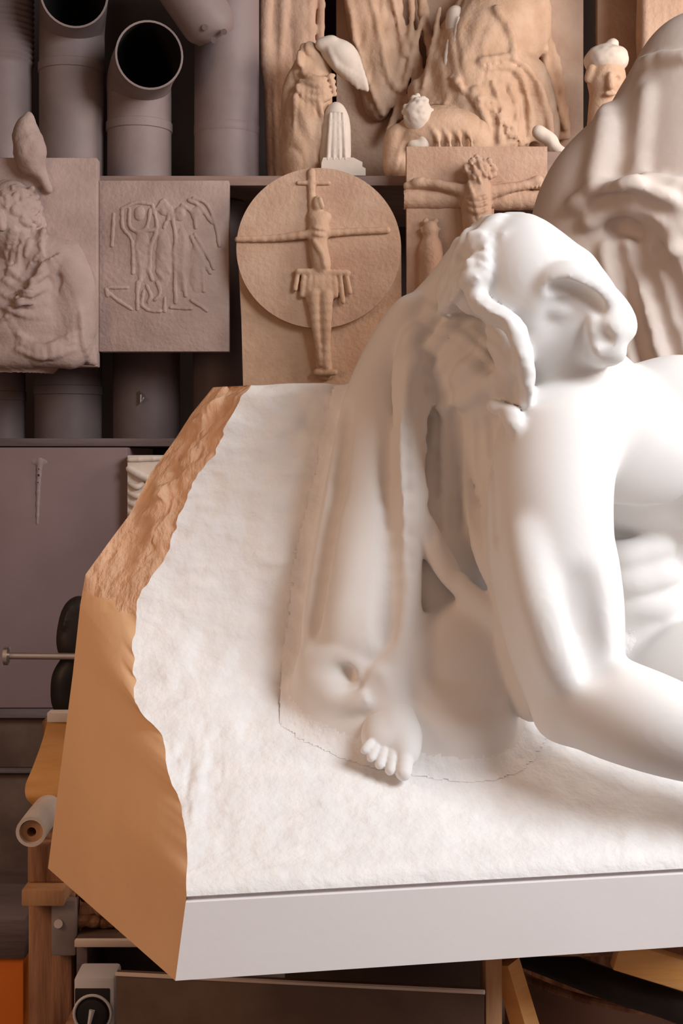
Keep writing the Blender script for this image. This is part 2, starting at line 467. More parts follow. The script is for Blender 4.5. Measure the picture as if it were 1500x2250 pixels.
rim = np.clip((TZ-0.965)/0.035, 0, 1); yy = yy+0.02*rim**2     # the broken upper lip rounds over
Vf = np.stack([xx, yy, zz], -1).reshape(-1, 3)
ii, jj = np.meshgrid(np.arange(NZ-1), np.arange(NX-1), indexing='ij')
Qf = np.stack([ii*NX+jj, ii*NX+jj+1, (ii+1)*NX+jj+1, (ii+1)*NX+jj], -1).reshape(-1, 4)
link('carved_face', Vf, Qf, M_raw, statue)
# left face: from the jagged front edge back to the far edge
FL = np.stack([xx[:, 0], yy[:, 0], zz[:, 0]], -1)
zB = np.interp(np.linspace(0, 1, NZ), [0, 1], [0, 1])
# full height rows of the left face, from the very bottom
lowF = np.array(P(385, 2155, 1.80))
rowsF = np.vstack([lowF[None, :], FL])
arc = np.concatenate([[0], np.cumsum(np.linalg.norm(np.diff(rowsF, axis=0), axis=1))]); arc /= arc[-1]
NS = 260; tt = np.linspace(0, 1, NS)
tt = np.unique(np.concatenate([tt, arc[1:2]])); NS = len(tt)
Fe = np.stack([np.interp(tt, arc, rowsF[:, i]) for i in range(3)], -1)
bz = np.interp(tt, [0, 0.12, 0.30, 0.52, 1.0], [0, 0.20, 0.36, 0.56, 1.0])
Be = np.stack([np.interp(zb+(BP[-1][2]-zb)*bz, BP[:, 2], BP[:, i]) for i in range(3)], -1)
NW = 70; ww = np.linspace(0, 1, NW)
Fs = Fe.copy()
for _ in range(60): Fs[2:-2] = (Fs[1:-3]+Fs[2:-2]+Fs[3:-1])/3
ff = np.clip(1-ww/0.25, 0, 1)[None, :, None]
G = (Fe[:, None, :]*ff+Fs[:, None, :]*(1-ff))*(1-ww)[None, :, None]+Be[:, None, :]*ww[None, :, None]
rough = np.clip((G[..., 2]-1.24)/0.08, 0, 1)*np.sin(np.pi*np.clip(ww, 0, 1))[None, :]
nn = fbm(G[..., 0]*10+G[..., 2]*14, G[..., 1]*30, G[..., 2]*7, 3)
G[..., 0] += 0.022*rough*nn
G[..., 1] += 0.02*rough*fbm(G[..., 0]*22, G[..., 1]*14, G[..., 2]*9+4, 2)
ii, jj = np.meshgrid(np.arange(NS-1), np.arange(NW-1), indexing='ij')
Qs = np.stack([ii*NW+jj, (ii+1)*NW+jj, (ii+1)*NW+jj+1, ii*NW+jj+1], -1).reshape(-1, 4)
Gf = G.reshape(-1, 3)
side = link('side_face', Gf, Qs, [M_ochre, M_ochre_rough], statue)
cz = Gf[Qs].mean(1)[:, 2]+0.06*fbm(Gf[Qs].mean(1)[:, 1]*9, Gf[Qs].mean(1)[:, 2]*14, 2.0, 3)
side.data.polygons.foreach_set('material_index', (cz > 1.27).astype(np.int32))
side['label'] = 'flat ochre left side of the block'
# sawn front band, with its top lip, bottom, back, right and top closing the solid
yR = 1.80+0.178*(XR+0.219)
fb = [tuple(lowF), (XR, yR, zb), (XR, yR, ze), (FP[0][0], float(H0(FP[0][0], ze)), ze)]
mb = MB()
n = 60
lo_ = [np.array(fb[0])*(1-k/n)+np.array(fb[1])*k/n for k in range(n+1)]
hi_ = [np.array([x, float(H0(x, ze)), ze-0.007])-np.array([0, 0.003, 0]) for x in np.linspace(FP[0][0]-0.001, XR, n+1)]
hi2 = [h_+np.array([0, 0.016, 0.001]) for i, h_ in enumerate(hi_)]
hi3 = [h_+np.array([0, 0.016, 0.007]) for i, h_ in enumerate(hi_)]
hi4 = [h_+np.array([0, 0.003, 0.0075]) for i, h_ in enumerate(hi_)]
mb.add(lo_+hi_+hi2+hi3+hi4, [(r*(n+1)+i, r*(n+1)+i+1, (r+1)*(n+1)+i+1, (r+1)*(n+1)+i) for r in range(4) for i in range(n)])
mb.build('sawn_front_band', M_sawn, statue)
back = MB()
Bl = [tuple(p) for p in Be]; Br = [(XR, 2.62, p[2]) for p in Be]
m_ = len(Bl)
back.add(Bl+Br, [(i, i+1, m_+i+1, m_+i) for i in range(m_-1)])
Ft = [tuple(Vf[(NZ-1)*NX+j]) for j in range(NX)]
bx_ = np.linspace(Be[-1][0], XR, NX)
Bt = [(bx_[j], 2.46+(2.62-2.46)*j/(NX-1), BP[-1][2]+(Ft[j][2]-Ft[0][2])) for j in range(NX)]
back.add(Ft+Bt, [(j, j+1, NX+j+1, NX+j) for j in range(NX-1)])
back.add([fb[0], fb[1], (XR, 2.62, zb), tuple(Be[0])], [(0, 3, 2, 1)])
rp = [tuple(Vf[i*NX+NX-1]) for i in range(0, NZ, 10)]
back.add([fb[1]]+rp+[(XR, 2.62, BP[-1][2]), (XR, 2.62, zb)], [tuple(range(len(rp)+3))])
back.build('rough_back', M_raw, statue)

# ------------------------------------------------------------------ the figure and its drapery, sculpted as one solid
fig = SDF((-0.10, 1.74, 0.96), (1.16, 2.62, 1.93), 0.0045)
BODY, HAIR, CLOTH = 1, 2, 3
# veil and robe behind and to the left
fig.el(980, 1170, 2.36, 190, 400, 90, 0.03, CLOTH)
fig.el(930, 1480, 2.28, 230, 170, 110, 0.04, CLOTH)
fig.ch([(1040, 560, 2.26, 40), (1010, 650, 2.29, 62), (955, 760, 2.33, 95), (905, 880, 2.34, 95)], 0.03, CLOTH)
fig.el(1010, 1080, 2.27, 140, 280, 60, 0.03, CLOTH)
fig.el(1005, 1320, 2.205, 130, 170, 55, 0.03, CLOTH)
fig.el(1010, 1190, 2.235, 115, 170, 50, 0.03, CLOTH)
fig.el(1050, 790, 2.255, 105, 115, 80, 0.03, CLOTH)
fig.el(950, 810, 2.29, 70, 110, 60, 0.03, CLOTH)
# folds falling to the left
fig.ch([(905, 690, 2.28, 40), (860, 780, 2.30, 50), (815, 880, 2.30, 50), (782, 1020, 2.28, 50), (752, 1180, 2.25, 52), (728, 1320, 2.21, 52), (716, 1430, 2.17, 46)], 0.02, CLOTH)
fig.ch([(850, 880, 2.30, 55), (835, 1000, 2.27, 62), (815, 1150, 2.24, 72), (800, 1300, 2.20, 82), (790, 1420, 2.16, 84)], 0.025, CLOTH)
fig.ch([(930, 700, 2.27, 22), (895, 800, 2.23, 28), (882, 950, 2.20, 30), (885, 1100, 2.18, 32), (890, 1250, 2.16, 33), (880, 1380, 2.13, 36), (865, 1500, 2.11, 38), (850, 1570, 2.10, 30)], 0.012, CLOTH)
fig.ch([(918, 880, 2.225, 22), (918, 1020, 2.205, 24), (934, 1150, 2.18, 25), (978, 1245, 2.155, 25), (1045, 1312, 2.125, 23), (1110, 1368, 2.10, 21), (1150, 1440, 2.09, 20)], 0.010, CLOTH)
fig.ch([(975, 900, 2.235, 22), (968, 1050, 2.235, 22), (975, 1170, 2.24, 20)], 0.010, CLOTH)
fig.ch([(1020, 900, 2.22, 24), (1020, 1020, 2.22, 24), (1035, 1120, 2.20, 26), (1070, 1220, 2.13, 24), (1110, 1310, 2.10, 20), (1140, 1400, 2.09, 18)], 0.010, CLOTH)
fig.ch([(1085, 910, 2.20, 34), (1075, 1000, 2.20, 36), (1085, 1100, 2.17, 30), (1110, 1220, 2.10, 20)], 0.014, CLOTH)
# grooves between the folds
fig.ch([(865, 760, 2.20, 14), (855, 900, 2.20, 16), (852, 1050, 2.18, 17), (858, 1250, 2.13, 17), (845, 1400, 2.10, 15)], 0.02, None, '-')
fig.ch([(948, 900, 2.20, 9), (945, 1050, 2.20, 9), (960, 1150, 2.19, 9)], 0.012, None, '-')
fig.ch([(998, 900, 2.19, 10), (995, 1080, 2.19, 12), (1010, 1200, 2.17, 14), (1060, 1290, 2.13, 12)], 0.015, None, '-')
# knee under the robe, lower swags and hem
fig.el(1015, 1490, 2.155, 138, 165, 95, 0.03, CLOTH)
fig.el(985, 1610, 2.10, 130, 70, 70, 0.05, CLOTH)
fig.ch([(1130, 1400, 2.10, 24), (1150, 1480, 2.10, 26), (1170, 1560, 2.10, 24)], 0.02, CLOTH)
fig.ch([(915, 1420, 2.13, 22), (925, 1510, 2.12, 22), (990, 1545, 2.10, 14), (1080, 1520, 2.11, 12)], 0.03, CLOTH)
fig.ch([(690, 1455, 2.15, 26), (705, 1530, 2.14, 34), (760, 1570, 2.13, 34), (820, 1600, 2.10, 30)], 0.03, CLOTH)
fig.ch([(705, 1450, 2.13, 16), (745, 1440, 2.12, 18), (785, 1465, 2.11, 18), (785, 1500, 2.11, 15), (750, 1510, 2.12, 12)], 0.014, CLOTH)
fig.ch([(720, 1530, 2.11, 14), (770, 1545, 2.09, 16), (815, 1530, 2.08, 16), (830, 1480, 2.09, 14)], 0.014, CLOTH)
fig.ch([(735, 1485, 2.10, 14), (765, 1482, 2.10, 12)], 0.012, None, '-')
fig.ch([(820, 1500, 2.07, 14), (845, 1545, 2.06, 12)], 0.016, None, '-')
fig.ch([(715, 1470, 2.14, 30), (745, 1560, 2.13, 40)], 0.03, CLOTH)
fig.ch([(840, 1480, 2.11, 32), (850, 1560, 2.10, 36), (860, 1600, 2.08, 30)], 0.02, CLOTH)
# torso
fig.el(1385, 950, 2.30, 235, 145, 120, 0.04, BODY)
fig.el(1440, 1010, 2.32, 190, 170, 120, 0.04, BODY)
fig.el(1500, 1290, 2.38, 170, 260, 105, 0.04, BODY)
fig.el(1330, 950, 2.185, 125, 120, 80, 0.06, BODY)
fig.el(1400, 1010, 2.20, 140, 108, 75, 0.04, BODY)            # near side of the chest
fig.el(1590, 1050, 2.26, 115, 100, 70, 0.03, BODY)            # far side of the chest
fig.ch([(1480, 900, 2.28, 110), (1640, 960, 2.40, 120), (1740, 1120, 2.40, 90), (1800, 1350, 2.3, 75), (1830, 1560, 2.15, 65)], 0.04, BODY)
for (y, l, d) in ((1215, 1330, 2.285), (1272, 1345, 2.285), (1335, 1360, 2.29)):
    fig.ch([(l-10, y+10, d+0.02, 13), (l+50, y+8, d+0.003, 17), (l+130, y-12, d+0.006, 12)], 0.03, BODY)
fig.ch([(1300, 1130, 2.25, 20), (1370, 1158, 2.20, 24), (1430, 1142, 2.20, 16)], 0.03, None, '-')
fig.el(1400, 1425, 2.24, 60, 50, 40, 0.05, None, '-')
# hips and thigh running out to the right
fig.el(1500, 1500, 2.24, 120, 100, 90, 0.04, BODY)
fig.ch([(1560, 1500, 2.24, 120), (1740, 1480, 2.2, 110), (1900, 1400, 2.15, 90)], 0.05, BODY)
fig.ch([(1900, 1400, 2.15, 85), (1960, 1620, 2.1, 60), (2020, 1690, 2.05, 45)], 0.04, BODY)
# near shoulder, arm, forearm lying on the stone
fig.ch([(1330, 900, 2.22, 100), (1235, 960, 2.14, 108), (1208, 1070, 2.10, 112), (1212, 1200, 2.07, 110), (1226, 1330, 2.05, 104), (1248, 1440, 2.04, 94), (1262, 1530, 2.03, 72)], 0.035, BODY)
fig.ch([(1262, 1525, 2.03, 76), (1330, 1552, 2.00, 86), (1420, 1583, 1.97, 86), (1520, 1620, 1.96, 76), (1640, 1665, 1.95, 56), (1700, 1690, 1.95, 46)], 0.03, BODY)
fig.el(1228, 1585, 2.02, 42, 36, 40, 0.03, BODY)
fig.ch([(1310, 1210, 2.04, 20), (1322, 1320, 2.03, 24), (1322, 1420, 2.02, 20)], 0.03, BODY)     # biceps edge
fig.ch([(1285, 1290, 1.955, 12), (1275, 1380, 1.95, 16), (1300, 1450, 1.94, 14)], 0.05, None, '-')
fig.ch([(1150, 1180, 2.01, 18), (1180, 1330, 1.97, 22), (1225, 1480, 1.97, 18)], 0.04, BODY)
# a resting hand beyond the frame
fig.el(1745, 1712, 1.95, 45, 26, 40, 0.02, BODY)
for i, (dx, dD) in enumerate(((60, -0.05), (72, -0.025), (74, 0.0), (66, 0.025))):
    fig.ch([(1765, 1712, 1.95+dD*0.7, 13), (1765+dx*0.6, 1716, 1.95+dD, 12), (1765+dx, 1728, 1.95+dD, 10)], 0.006, BODY)
fig.ch([(1735, 1715, 1.93, 14), (1775, 1728, 1.88, 12), (1800, 1735, 1.87, 11)], 0.006, BODY)
# neck
fig.ch([(1215, 740, 2.17, 78), (1270, 830, 2.22, 88), (1320, 900, 2.28, 95)], 0.03, BODY)
# head bowed towards the shoulder
def both(fn, *a, **k): fn(*a, **k)
fig.el(1146, 610, 2.13, 116, 138, 108, 0.02, BODY)                       # skull
fig.ch([(1190, 592, 2.13, 78), (1250, 640, 2.13, 74), (1300, 700, 2.13, 66)], 0.02, BODY)   # forehead
fig.el(1262, 590, 2.13, 44, 40, 60, 0.012, BODY)                         # frontal bump
fig.el(1230, 735, 2.15, 100, 72, 92, 0.025, BODY)                        # cheek and jaw, set back
fig.el(1160, 730, 2.14, 46, 66, 75, 0.03, BODY)
fig.ch([(1196, 632, 2.066, 13), (1216, 614, 2.062, 16), (1255, 610, 2.062, 21), (1300, 636, 2.072, 22), (1335, 668, 2.083, 22)], 0.02, BODY)   # brow
fig.ch([(1160, 702, 2.085, 12), (1184, 648, 2.074, 13)], 0.02, BODY)
fig.ch([(1318, 646, 2.105, 24), (1350, 684, 2.095, 28), (1362, 722, 2.09, 34)], 0.012, BODY)   # nose
fig.el(1340, 728, 2.078, 40, 46, 36, 0.012, BODY)
fig.el(1333, 776, 2.085, 42, 26, 34, 0.014, BODY)
fig.el(1334, 730, 2.036, 15, 20, 9, 0.016, None, '-')
fig.el(1325, 782, 2.11, 46, 24, 40, 0.016, BODY)                         # lips against the shoulder
fig.ch([(1214, 645, 2.040, 10), (1250, 648, 2.036, 19), (1290, 672, 2.045, 20)], 0.012, None, '-')   # socket under the brow
fig.el(1222, 680, 2.083, 34, 20, 22, 0.010, BODY)                        # closed lid
fig.ch([(1172, 704, 2.052, 3), (1205, 698, 2.045, 3)], 0.012, None, '-')
fig.ch([(1294, 690, 2.055, 6), (1290, 735, 2.052, 9), (1300, 775, 2.060, 8)], 0.012, None, '-')
fig.ch([(1335, 797, 2.09, 3), (1366, 786, 2.10, 3)], 0.006, None, '-')
# hair: cap, fringe along the crown, the long lock that frames the face
rnd = random.Random(4)
fig.el(1128, 588, 2.155, 118, 120, 102, 0.008, HAIR)
fig.ch([(1090, 490, 2.12, 20), (1062, 530, 2.10, 21), (1056, 590, 2.08, 20), (1040, 645, 2.075, 19), (1075, 684, 2.065, 18), (1118, 706, 2.055, 17), (1144, 760, 2.05, 17), (1154, 830, 2.06, 15), (1150, 880, 2.08, 12)], 0.012, HAIR)
fig.ch([(1070, 500, 2.15, 24), (1038, 560, 2.14, 26), (1024, 620, 2.13, 26), (1034, 668, 2.14, 26)], 0.016, HAIR)
fig.ch([(1100, 730, 2.11, 26), (1128, 800, 2.10, 30), (1125, 880, 2.12, 30)], 0.02, CLOTH)
fig.el(1090, 840, 2.19, 90, 100, 60, 0.03, CLOTH)
fig.el(1110, 950, 2.20, 70, 130, 60, 0.03, CLOTH)
fig.ch([(1020, 540, 2.17, 20), (1006, 600, 2.17, 24), (992, 660, 2.18, 26)], 0.02, HAIR)
fig.snap()
for i in range(12):
    a = i/11.0; x = 1035+a*90; y = 520-30*a
    fig.ch([(x, y, 2.10+rnd.uniform(-0.01, 0.03), 9), (x-rnd.uniform(2, 14), y+26, 2.085+rnd.uniform(-0.01, 0.02), 8)], 0.010, HAIR, n=2)
for i in range(26):
    a = i/25.0; q = spline([(1062, 520), (1056, 590), (1042, 645), (1075, 684), (1118, 706), (1146, 760), (1156, 850)], 8); p = q[int(a*(len(q)-1))]
    fig.dr([(p[0]-9, p[1]-6, 4), (p[0]+2, p[1]+2, 6), (p[0]+9, p[1]+9, 4)], 0.0, 0.004, HAIR, n=2)
for (x0, y0, x1, y1) in ((1030, 505, 1000, 580), (1018, 530, 985, 640), (1040, 560, 1015, 640), (1035, 600, 975, 690), (1010, 600, 960, 700)):
    fig.dr([(x0, y0, 5), ((x0+x1)/2-4, (y0+y1)/2, 8), (x1, y1, 6)], 0, 0.008, HAIR)
for (x0, y0, x1, y1, r_) in ((905, 800, 1000, 700, 8), (920, 845, 1040, 730, 9), (930, 885, 1070, 770, 9), (960, 900, 1090, 830, 8), (900, 740, 960, 680, 7), (1000, 760, 1060, 715, 6)):
    fig.dr([(x0, y0, r_), ((x0+x1)/2+8, (y0+y1)/2+6, r_+2), (x1, y1, r_-1)], 0.004, 0.02, CLOTH)
for (x0, y0, x1, y1, r_) in ((900, 900, 905, 1250, 6), (955, 900, 950, 1180, 6), (1000, 905, 1000, 1160, 6), (1050, 930, 1045, 1150, 7), (1075, 930, 1090, 1200, 6)):
    fig.dr([(x0, y0, r_), ((x0+x1)/2-2, (y0+y1)/2, r_+1), (x1, y1, r_)], -0.001, 0.012, None, '-')
fig.dr([(760, 900, 10), (742, 1050, 12), (712, 1220, 12), (690, 1380, 10)], 0.001, 0.02, None, '-')
fig.f0 = None
fig.dr([(1306, 690, 8), (1299, 735, 9), (1312, 774, 8)], 0.0, 0.01, BODY)
fig.dr([(1324, 728, 5), (1330, 742, 6), (1342, 748, 4)], -0.004, 0.012, None, '-')
fig.dr([(1212, 634, 6), (1250, 634, 8), (1290, 654, 9), (1316, 680, 7)], 0.0, 0.014, None, '-')
fig.dr([(1115, 706, 9), (1150, 800, 8), (1158, 880, 7)], 0, 0.01, HAIR)
fig.ch([(1115, 905, 2.08, 12), (1080, 890, 2.09, 9)], 0.01, HAIR); fig.ch([(1118, 905, 2.075, 14), (1135, 940, 2.07, 14), (1150, 975, 2.07, 9)], 0.012, HAIR)
fig.ch([(880, 1540, 2.13, 40), (868, 1590, 2.10, 42)], 0.02, CLOTH)
fig.folds(0.003, 26, 3.0, 3.0, 1.2, 0.0, fig.lab == CLOTH, (870, 870, 1160, 1330, 60))
fig.folds(0.0035, 30, 3.0, 8.0, 1.2, 1.3, fig.lab == CLOTH, (890, 640, 1130, 900, 40))
fig.folds(0.002, 16, 2.0, 5.0, 1.0, 0.1, fig.lab == CLOTH, (670, 850, 900, 1560, 60))
fig.folds(0.003, 30, 10, 1.0, 1.5, 0.4, fig.lab == HAIR, (990, 470, 1075, 720, 12))
fig.noise(0.003, 44, 2, fig.lab == HAIR)
fig.noise(0.0015, 9, 2, fig.lab == CLOTH)
# weld to the carved face of the stone
figonly = fig.f.copy()
X = (np.arange(fig.n[0])*fig.h+fig.lo[0])[:, None]; Z = (np.arange(fig.n[2])*fig.h+fig.lo[2])[None, :]
Hs = H0(X, Z)+Hn(X, Z); e = 0.004
gz = (H0(X, Z+e)-H0(X, Z-e))/(2*e)
Y = (np.arange(fig.n[1])*fig.h+fig.lo[1])
wall = ((Hs[:, None, :]-Y[None, :, None])/np.sqrt(1+gz**2)[:, None, :]).astype(np.float32)
wall = np.maximum(wall, (Z[None, :, :]-np.broadcast_to(ztop(X), (X.shape[0], 1))[:, :, None]).astype(np.float32))
K = 0.05
hh = np.maximum(K-np.abs(fig.f-wall), 0)/K
fig.f = np.minimum(fig.f, wall)-hh*hh*K*0.25
fig.lab[fig.lab == 0] = CLOTH
near = figonly < K*0.86
fig.lab[figonly > 0.011] = 4
def keep(Vv):
    i = np.clip(np.round((Vv-fig.lo)/fig.h).astype(int), 0, np.array(fig.n)-1)
    return near[i[:, 0], i[:, 1], i[:, 2]]
fig.build_parts({BODY: 'male_figure', HAIR: 'hair', CLOTH: 'veil_and_robe', 4: 'rough_fillet'}, {4: M_raw, BODY: M_marble, HAIR: M_marble, CLOTH: M_cloth}, statue, 2, keep)

# foot coming out from under the hem, with five toes
ft = SDF((P(770, 0, 2.1)[0], 1.92, 1.0), (P(940, 0, 2.1)[0], 2.16, 1.14), 0.0022)
ft.ch([(876, 1560, 2.11, 38), (868, 1600, 2.075, 42), (862, 1630, 2.055, 36)], 0.015, BODY)
ft.ch([(835, 1600, 2.08, 30), (832, 1632, 2.05, 24)], 0.02, BODY)
ft.ch([(892, 1610, 2.06, 28), (890, 1660, 2.035, 24)], 0.015, BODY)
for (x0, x1, y1, r0, r1) in ((822, 801, 1648, 12, 10), (833, 815, 1665, 12, 10), (848, 834, 1680, 13, 11), (866, 857, 1692, 14, 12), (892, 886, 1698, 20, 18)):
    ft.ch([(x0, 1632, 2.045, r0), ((x0+x1)/2, (1632+y1)/2-3, 2.028, r0), (x1, y1, 2.010+(1698-y1)*0.0002, r1)], 0.0015, BODY, n=3)
ft.build('foot', M_marble, statue, 1)

# ------------------------------------------------------------------ stand under the block
st = empty('modelling_stand', (0.45, 2.2, 0), 'timber stand carrying the marble block, one pale post showing under its front edge', 'stand')
MB().box(-0.12, 1.15, 2.02, 2.5, zb-0.05, zb, 0.004).build('stand_top', M_wood, st)
a = P(1066, 2120, 1.98); b = P(1106, 2120, 1.98)
MB().box(a[0], b[0]-0.002, 1.98, 2.06, 0.0, zb-0.0005, 0.003).build('leg', M_wood_red, st)
MB().box(a[0], b[0], 2.42, 2.48, 0.0, zb-0.05, 0.003).build('leg', M_wood_red, st)
MB().box(-0.10, -0.05, 2.42, 2.48, 0.0, zb-0.05, 0.003).build('leg', M_wood_red, st)
MB().box(1.05, 1.10, 2.1, 2.16, 0.0, zb-0.05, 0.003).build('leg', M_wood_red, st)
MB().box(-0.10, 0.265, 2.40, 2.415, 0.25, zb-0.051, 0.003).build('back_or_shade_panel', M_board, st)  # dark sheet added to stand in for the shade under the block
br = MB().tube([P(1112, 2112, 2.04), P(1175, 2330, 2.04), P(1200, 2500, 2.04)], [0.020, 0.022, 0.022], 4)
br.build('brace', M_orange, st)

# ------------------------------------------------------------------ shelving at the back
Db = 4.10
c = P(1600, 408, Db)
zs = P(0, 386, Db)[2]
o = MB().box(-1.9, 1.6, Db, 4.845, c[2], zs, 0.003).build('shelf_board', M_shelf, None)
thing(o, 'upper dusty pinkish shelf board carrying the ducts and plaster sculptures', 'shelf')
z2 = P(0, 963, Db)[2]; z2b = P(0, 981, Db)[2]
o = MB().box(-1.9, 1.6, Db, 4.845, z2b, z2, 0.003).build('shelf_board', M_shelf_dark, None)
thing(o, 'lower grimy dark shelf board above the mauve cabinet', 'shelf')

# ducts standing on the upper plank
def vert_pipe(name, x, r, ybot, ytop, D, label, m=M_pipe, ribs=None, joints=(), ends=None, group=None, zbot=None, coll=1.035):
    root = empty(name, (P(x, ybot, D)[0], D, zbot), label, 'pipe', group)
    q = D/F; R = r*q
    pts = [(P(x, 0, D)[0], D, zbot)]; rad = [R]
    top = P(x, ytop, D)[2]; zz_ = zbot
    n = 90 if ribs else 12
    for i in range(1, n+1):
        z_ = zbot+(top-zbot)*i/n
        pts.append((pts[0][0], D, z_)); rad.append(R*(1+(0.07*(i % 2) if ribs and ribs(z_) else 0)))
    if ends:
        for e in ends: pts.append(P(*e)); rad.append(R)
    k = spline([tuple(p)+(r_,) for p, r_ in zip(pts, rad)], 1 if ribs else 3)
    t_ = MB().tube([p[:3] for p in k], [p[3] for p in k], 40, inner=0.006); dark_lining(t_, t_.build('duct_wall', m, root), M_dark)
    for jy in joints:
        zj = P(x, jy, D)[2]
        MB().tube([(pts[0][0], D, zj-0.016), (pts[0][0], D, zj-0.014), (pts[0][0], D, zj+0.012), (pts[0][0], D, zj+0.014)], [R*1.0, R*coll, R*coll, R], 40, cap=False).build('joint_collar', m, root)
    return root
D1 = 4.30
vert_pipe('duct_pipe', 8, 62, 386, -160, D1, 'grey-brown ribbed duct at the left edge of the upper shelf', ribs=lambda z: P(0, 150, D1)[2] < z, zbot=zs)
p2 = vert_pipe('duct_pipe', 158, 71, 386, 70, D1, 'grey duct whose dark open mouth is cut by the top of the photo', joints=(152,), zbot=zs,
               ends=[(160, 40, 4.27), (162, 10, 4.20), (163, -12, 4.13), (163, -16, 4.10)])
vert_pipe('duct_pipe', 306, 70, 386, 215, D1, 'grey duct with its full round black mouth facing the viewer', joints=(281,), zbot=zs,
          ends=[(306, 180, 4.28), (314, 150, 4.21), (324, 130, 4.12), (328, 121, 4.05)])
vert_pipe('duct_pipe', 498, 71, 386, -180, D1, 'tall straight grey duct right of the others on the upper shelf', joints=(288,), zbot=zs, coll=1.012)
# diagonal elbow with screws in front of the straight duct
el_ = empty('duct_elbow', P(470, 80, 4.2), 'slanting grey duct elbow with screws, jutting across the straight duct', 'pipe')
k = spline([P(330, -160, 4.08)+(0.084,), P(385, -60, 4.08)+(0.084,), P(432, 10, 4.08)+(0.084,), P(462, 60, 4.09)+(0.078,), P(474, 84, 4.10)+(0.055,)], 5)
MB().tube([p[:3] for p in k], [p[3] for p in k], 36).build('duct_wall', M_pipe, el_)
for (x, y) in ((470, 88), (492, 70), (450, 60)):
    MB().tube([P(x, y, 4.03), P(x, y, 4.01)], 0.009, 12).build('screw', M_pipe_dark, el_)

# darker ducts on the lower plank
D2 = 4.36
for (x, r, jn, lab) in ((5, 50, (870,), 'dark duct at the far left of the lower shelf, under the bearded man relief'),
                   (150, 73, (858,), 'dark dusty duct under the right end of the bearded man relief'),
                   (322, 73, (), 'dark duct standing straight below the square plaque'),
                   (482, 58, (), 'dark duct in the gap between square plaque and oval crucifix')):
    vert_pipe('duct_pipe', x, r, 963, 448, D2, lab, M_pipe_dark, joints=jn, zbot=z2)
# small cord hook on the third
o = MB().tube([P(305, 862, 4.25), P(310, 868, 4.24), P(309, 885, 4.24), P(318, 874, 4.24)], 0.005, 8).build('wire_hook', M_steel, None)
thing(o, 'small bright wire hook catching light on the duct below the square plaque', 'hook')

# ------------------------------------------------------------------ reliefs hung under the upper shelf
def relief(name, label, cat='relief'):
    return empty(name, (0, 0, 0), label, cat)
# 1: bearded man
DR = 4.00
r1 = empty('stone_relief', P(60, 806, DR), 'mauve relief panel of a curly bearded man holding his robe, left edge of photo', 'relief')
MB().pbox(-150, 346, 213, 806, DR, 0.05, 0.004).build('slab', M_dusty, r1)
s = pgrid(-155, 230, 230, 815, DR-0.14, DR+0.04, 0.0035)
s.ch([(150, 560, DR+0.02, 34), (168, 640, DR+0.01, 40), (162, 760, DR+0.0, 44)], 0.02, 1)
s.el(40, 700, DR+0.03, 130, 150, 90, 0.03, 1)
s.ch([(60, 555, DR, 44), (130, 575, DR-0.005, 40), (160, 640, DR-0.015, 36), (168, 710, DR-0.02, 34), (158, 775, DR-0.02, 32)], 0.02, 1)
s.ch([(150, 782, DR-0.03, 24), (90, 775, DR-0.05, 26), (10, 782, DR-0.05, 22), (-80, 775, DR-0.05, 22)], 0.02, 1)
s.ch([(188, 670, DR, 12), (194, 740, DR, 11), (206, 796, DR, 9)], 0.01, 1)
s.el(22, 480, DR, 70, 84, 62, 0.02, 1)
s.el(-14, 480, DR-0.05, 34, 50, 30, 0.014, 1); s.ch([(-4, 470, DR-0.09, 9), (4, 500, DR-0.10, 10)], 0.008, 1)
s.snap()
for i in range(90):
    a = rnd.uniform(-0.6, 2.6); q = rnd.uniform(0.15, 1.0)
    x = 32+60*q*math.cos(a)+10; y = 478-72*q*math.sin(a)
    s.dr([(x, y, rnd.uniform(6, 9)), (x+rnd.uniform(-5, 5), y+rnd.uniform(2, 9), 6)], -0.003, 0.003, 1, n=1)
for i in range(46):
    x = rnd.uniform(14, 96); y = rnd.uniform(500, 590)-(x-50)*0.15
    s.dr([(x, y, 7), (x+rnd.uniform(-7, 5), y+rnd.uniform(8, 16), 6)], -0.003, 0.003, 1, n=1)
s.f0 = None
for j in range(5):
    s.dr([(130-j*9, 560+j*5, 6), (105-j*12, 620+j*8, 8), (70-j*16, 668+j*9, 6)], -0.003, 0.006, 1)
s.dr([(128, 610, 6), (128, 680, 7), (122, 730, 6)], 0, 0.012, None, '-')
for j in range(4): s.dr([(20-j*10, 590+j*26, 6), (60, 620+j*24, 8), (100, 600+j*30, 6)], -0.002, 0.008, 1)
s.el(68, 652, DR-0.075, 22, 16, 14, 0.006, 1)
for j in range(4): s.dr([(70, 642+j*8, 5), (48, 640+j*9, 5), (34, 646+j*9, 4)], -0.006, 0.003, 1)
s.el(95, 690, DR-0.015, 75, 95, 44, 0.03, 1)
for j in range(3): s.dr([(40, 735+j*16, 6), (95, 765+j*10, 7), (160, 735+j*16, 6)], -0.002, 0.01, 1)
s.dr([(178, 690, 6), (182, 750, 7), (196, 796, 6)], -0.001, 0.008, 1)
s.folds(0.002, 30, 7, 1.0, 1.5, 0.3)
s.build('carved_man', M_dusty, r1)
s = pgrid(15, 225, 130, 440, DR-0.09, DR+0.06, 0.0035)
s.ch([(62, 250, DR+0.0, 6), (58, 285, DR-0.005, 24), (66, 330, DR-0.015, 34), (70, 355, DR-0.02, 26), (90, 385, DR-0.02, 12), (108, 420, DR-0.01, 7)], 0.01, 1)
s.ch([(40, 330, DR, 10), (55, 365, DR-0.02, 12), (80, 378, DR-0.03, 9)], 0.006, 1)
s.noise(0.004, 30)
s.build('pointed_cap', M_dusty, r1)

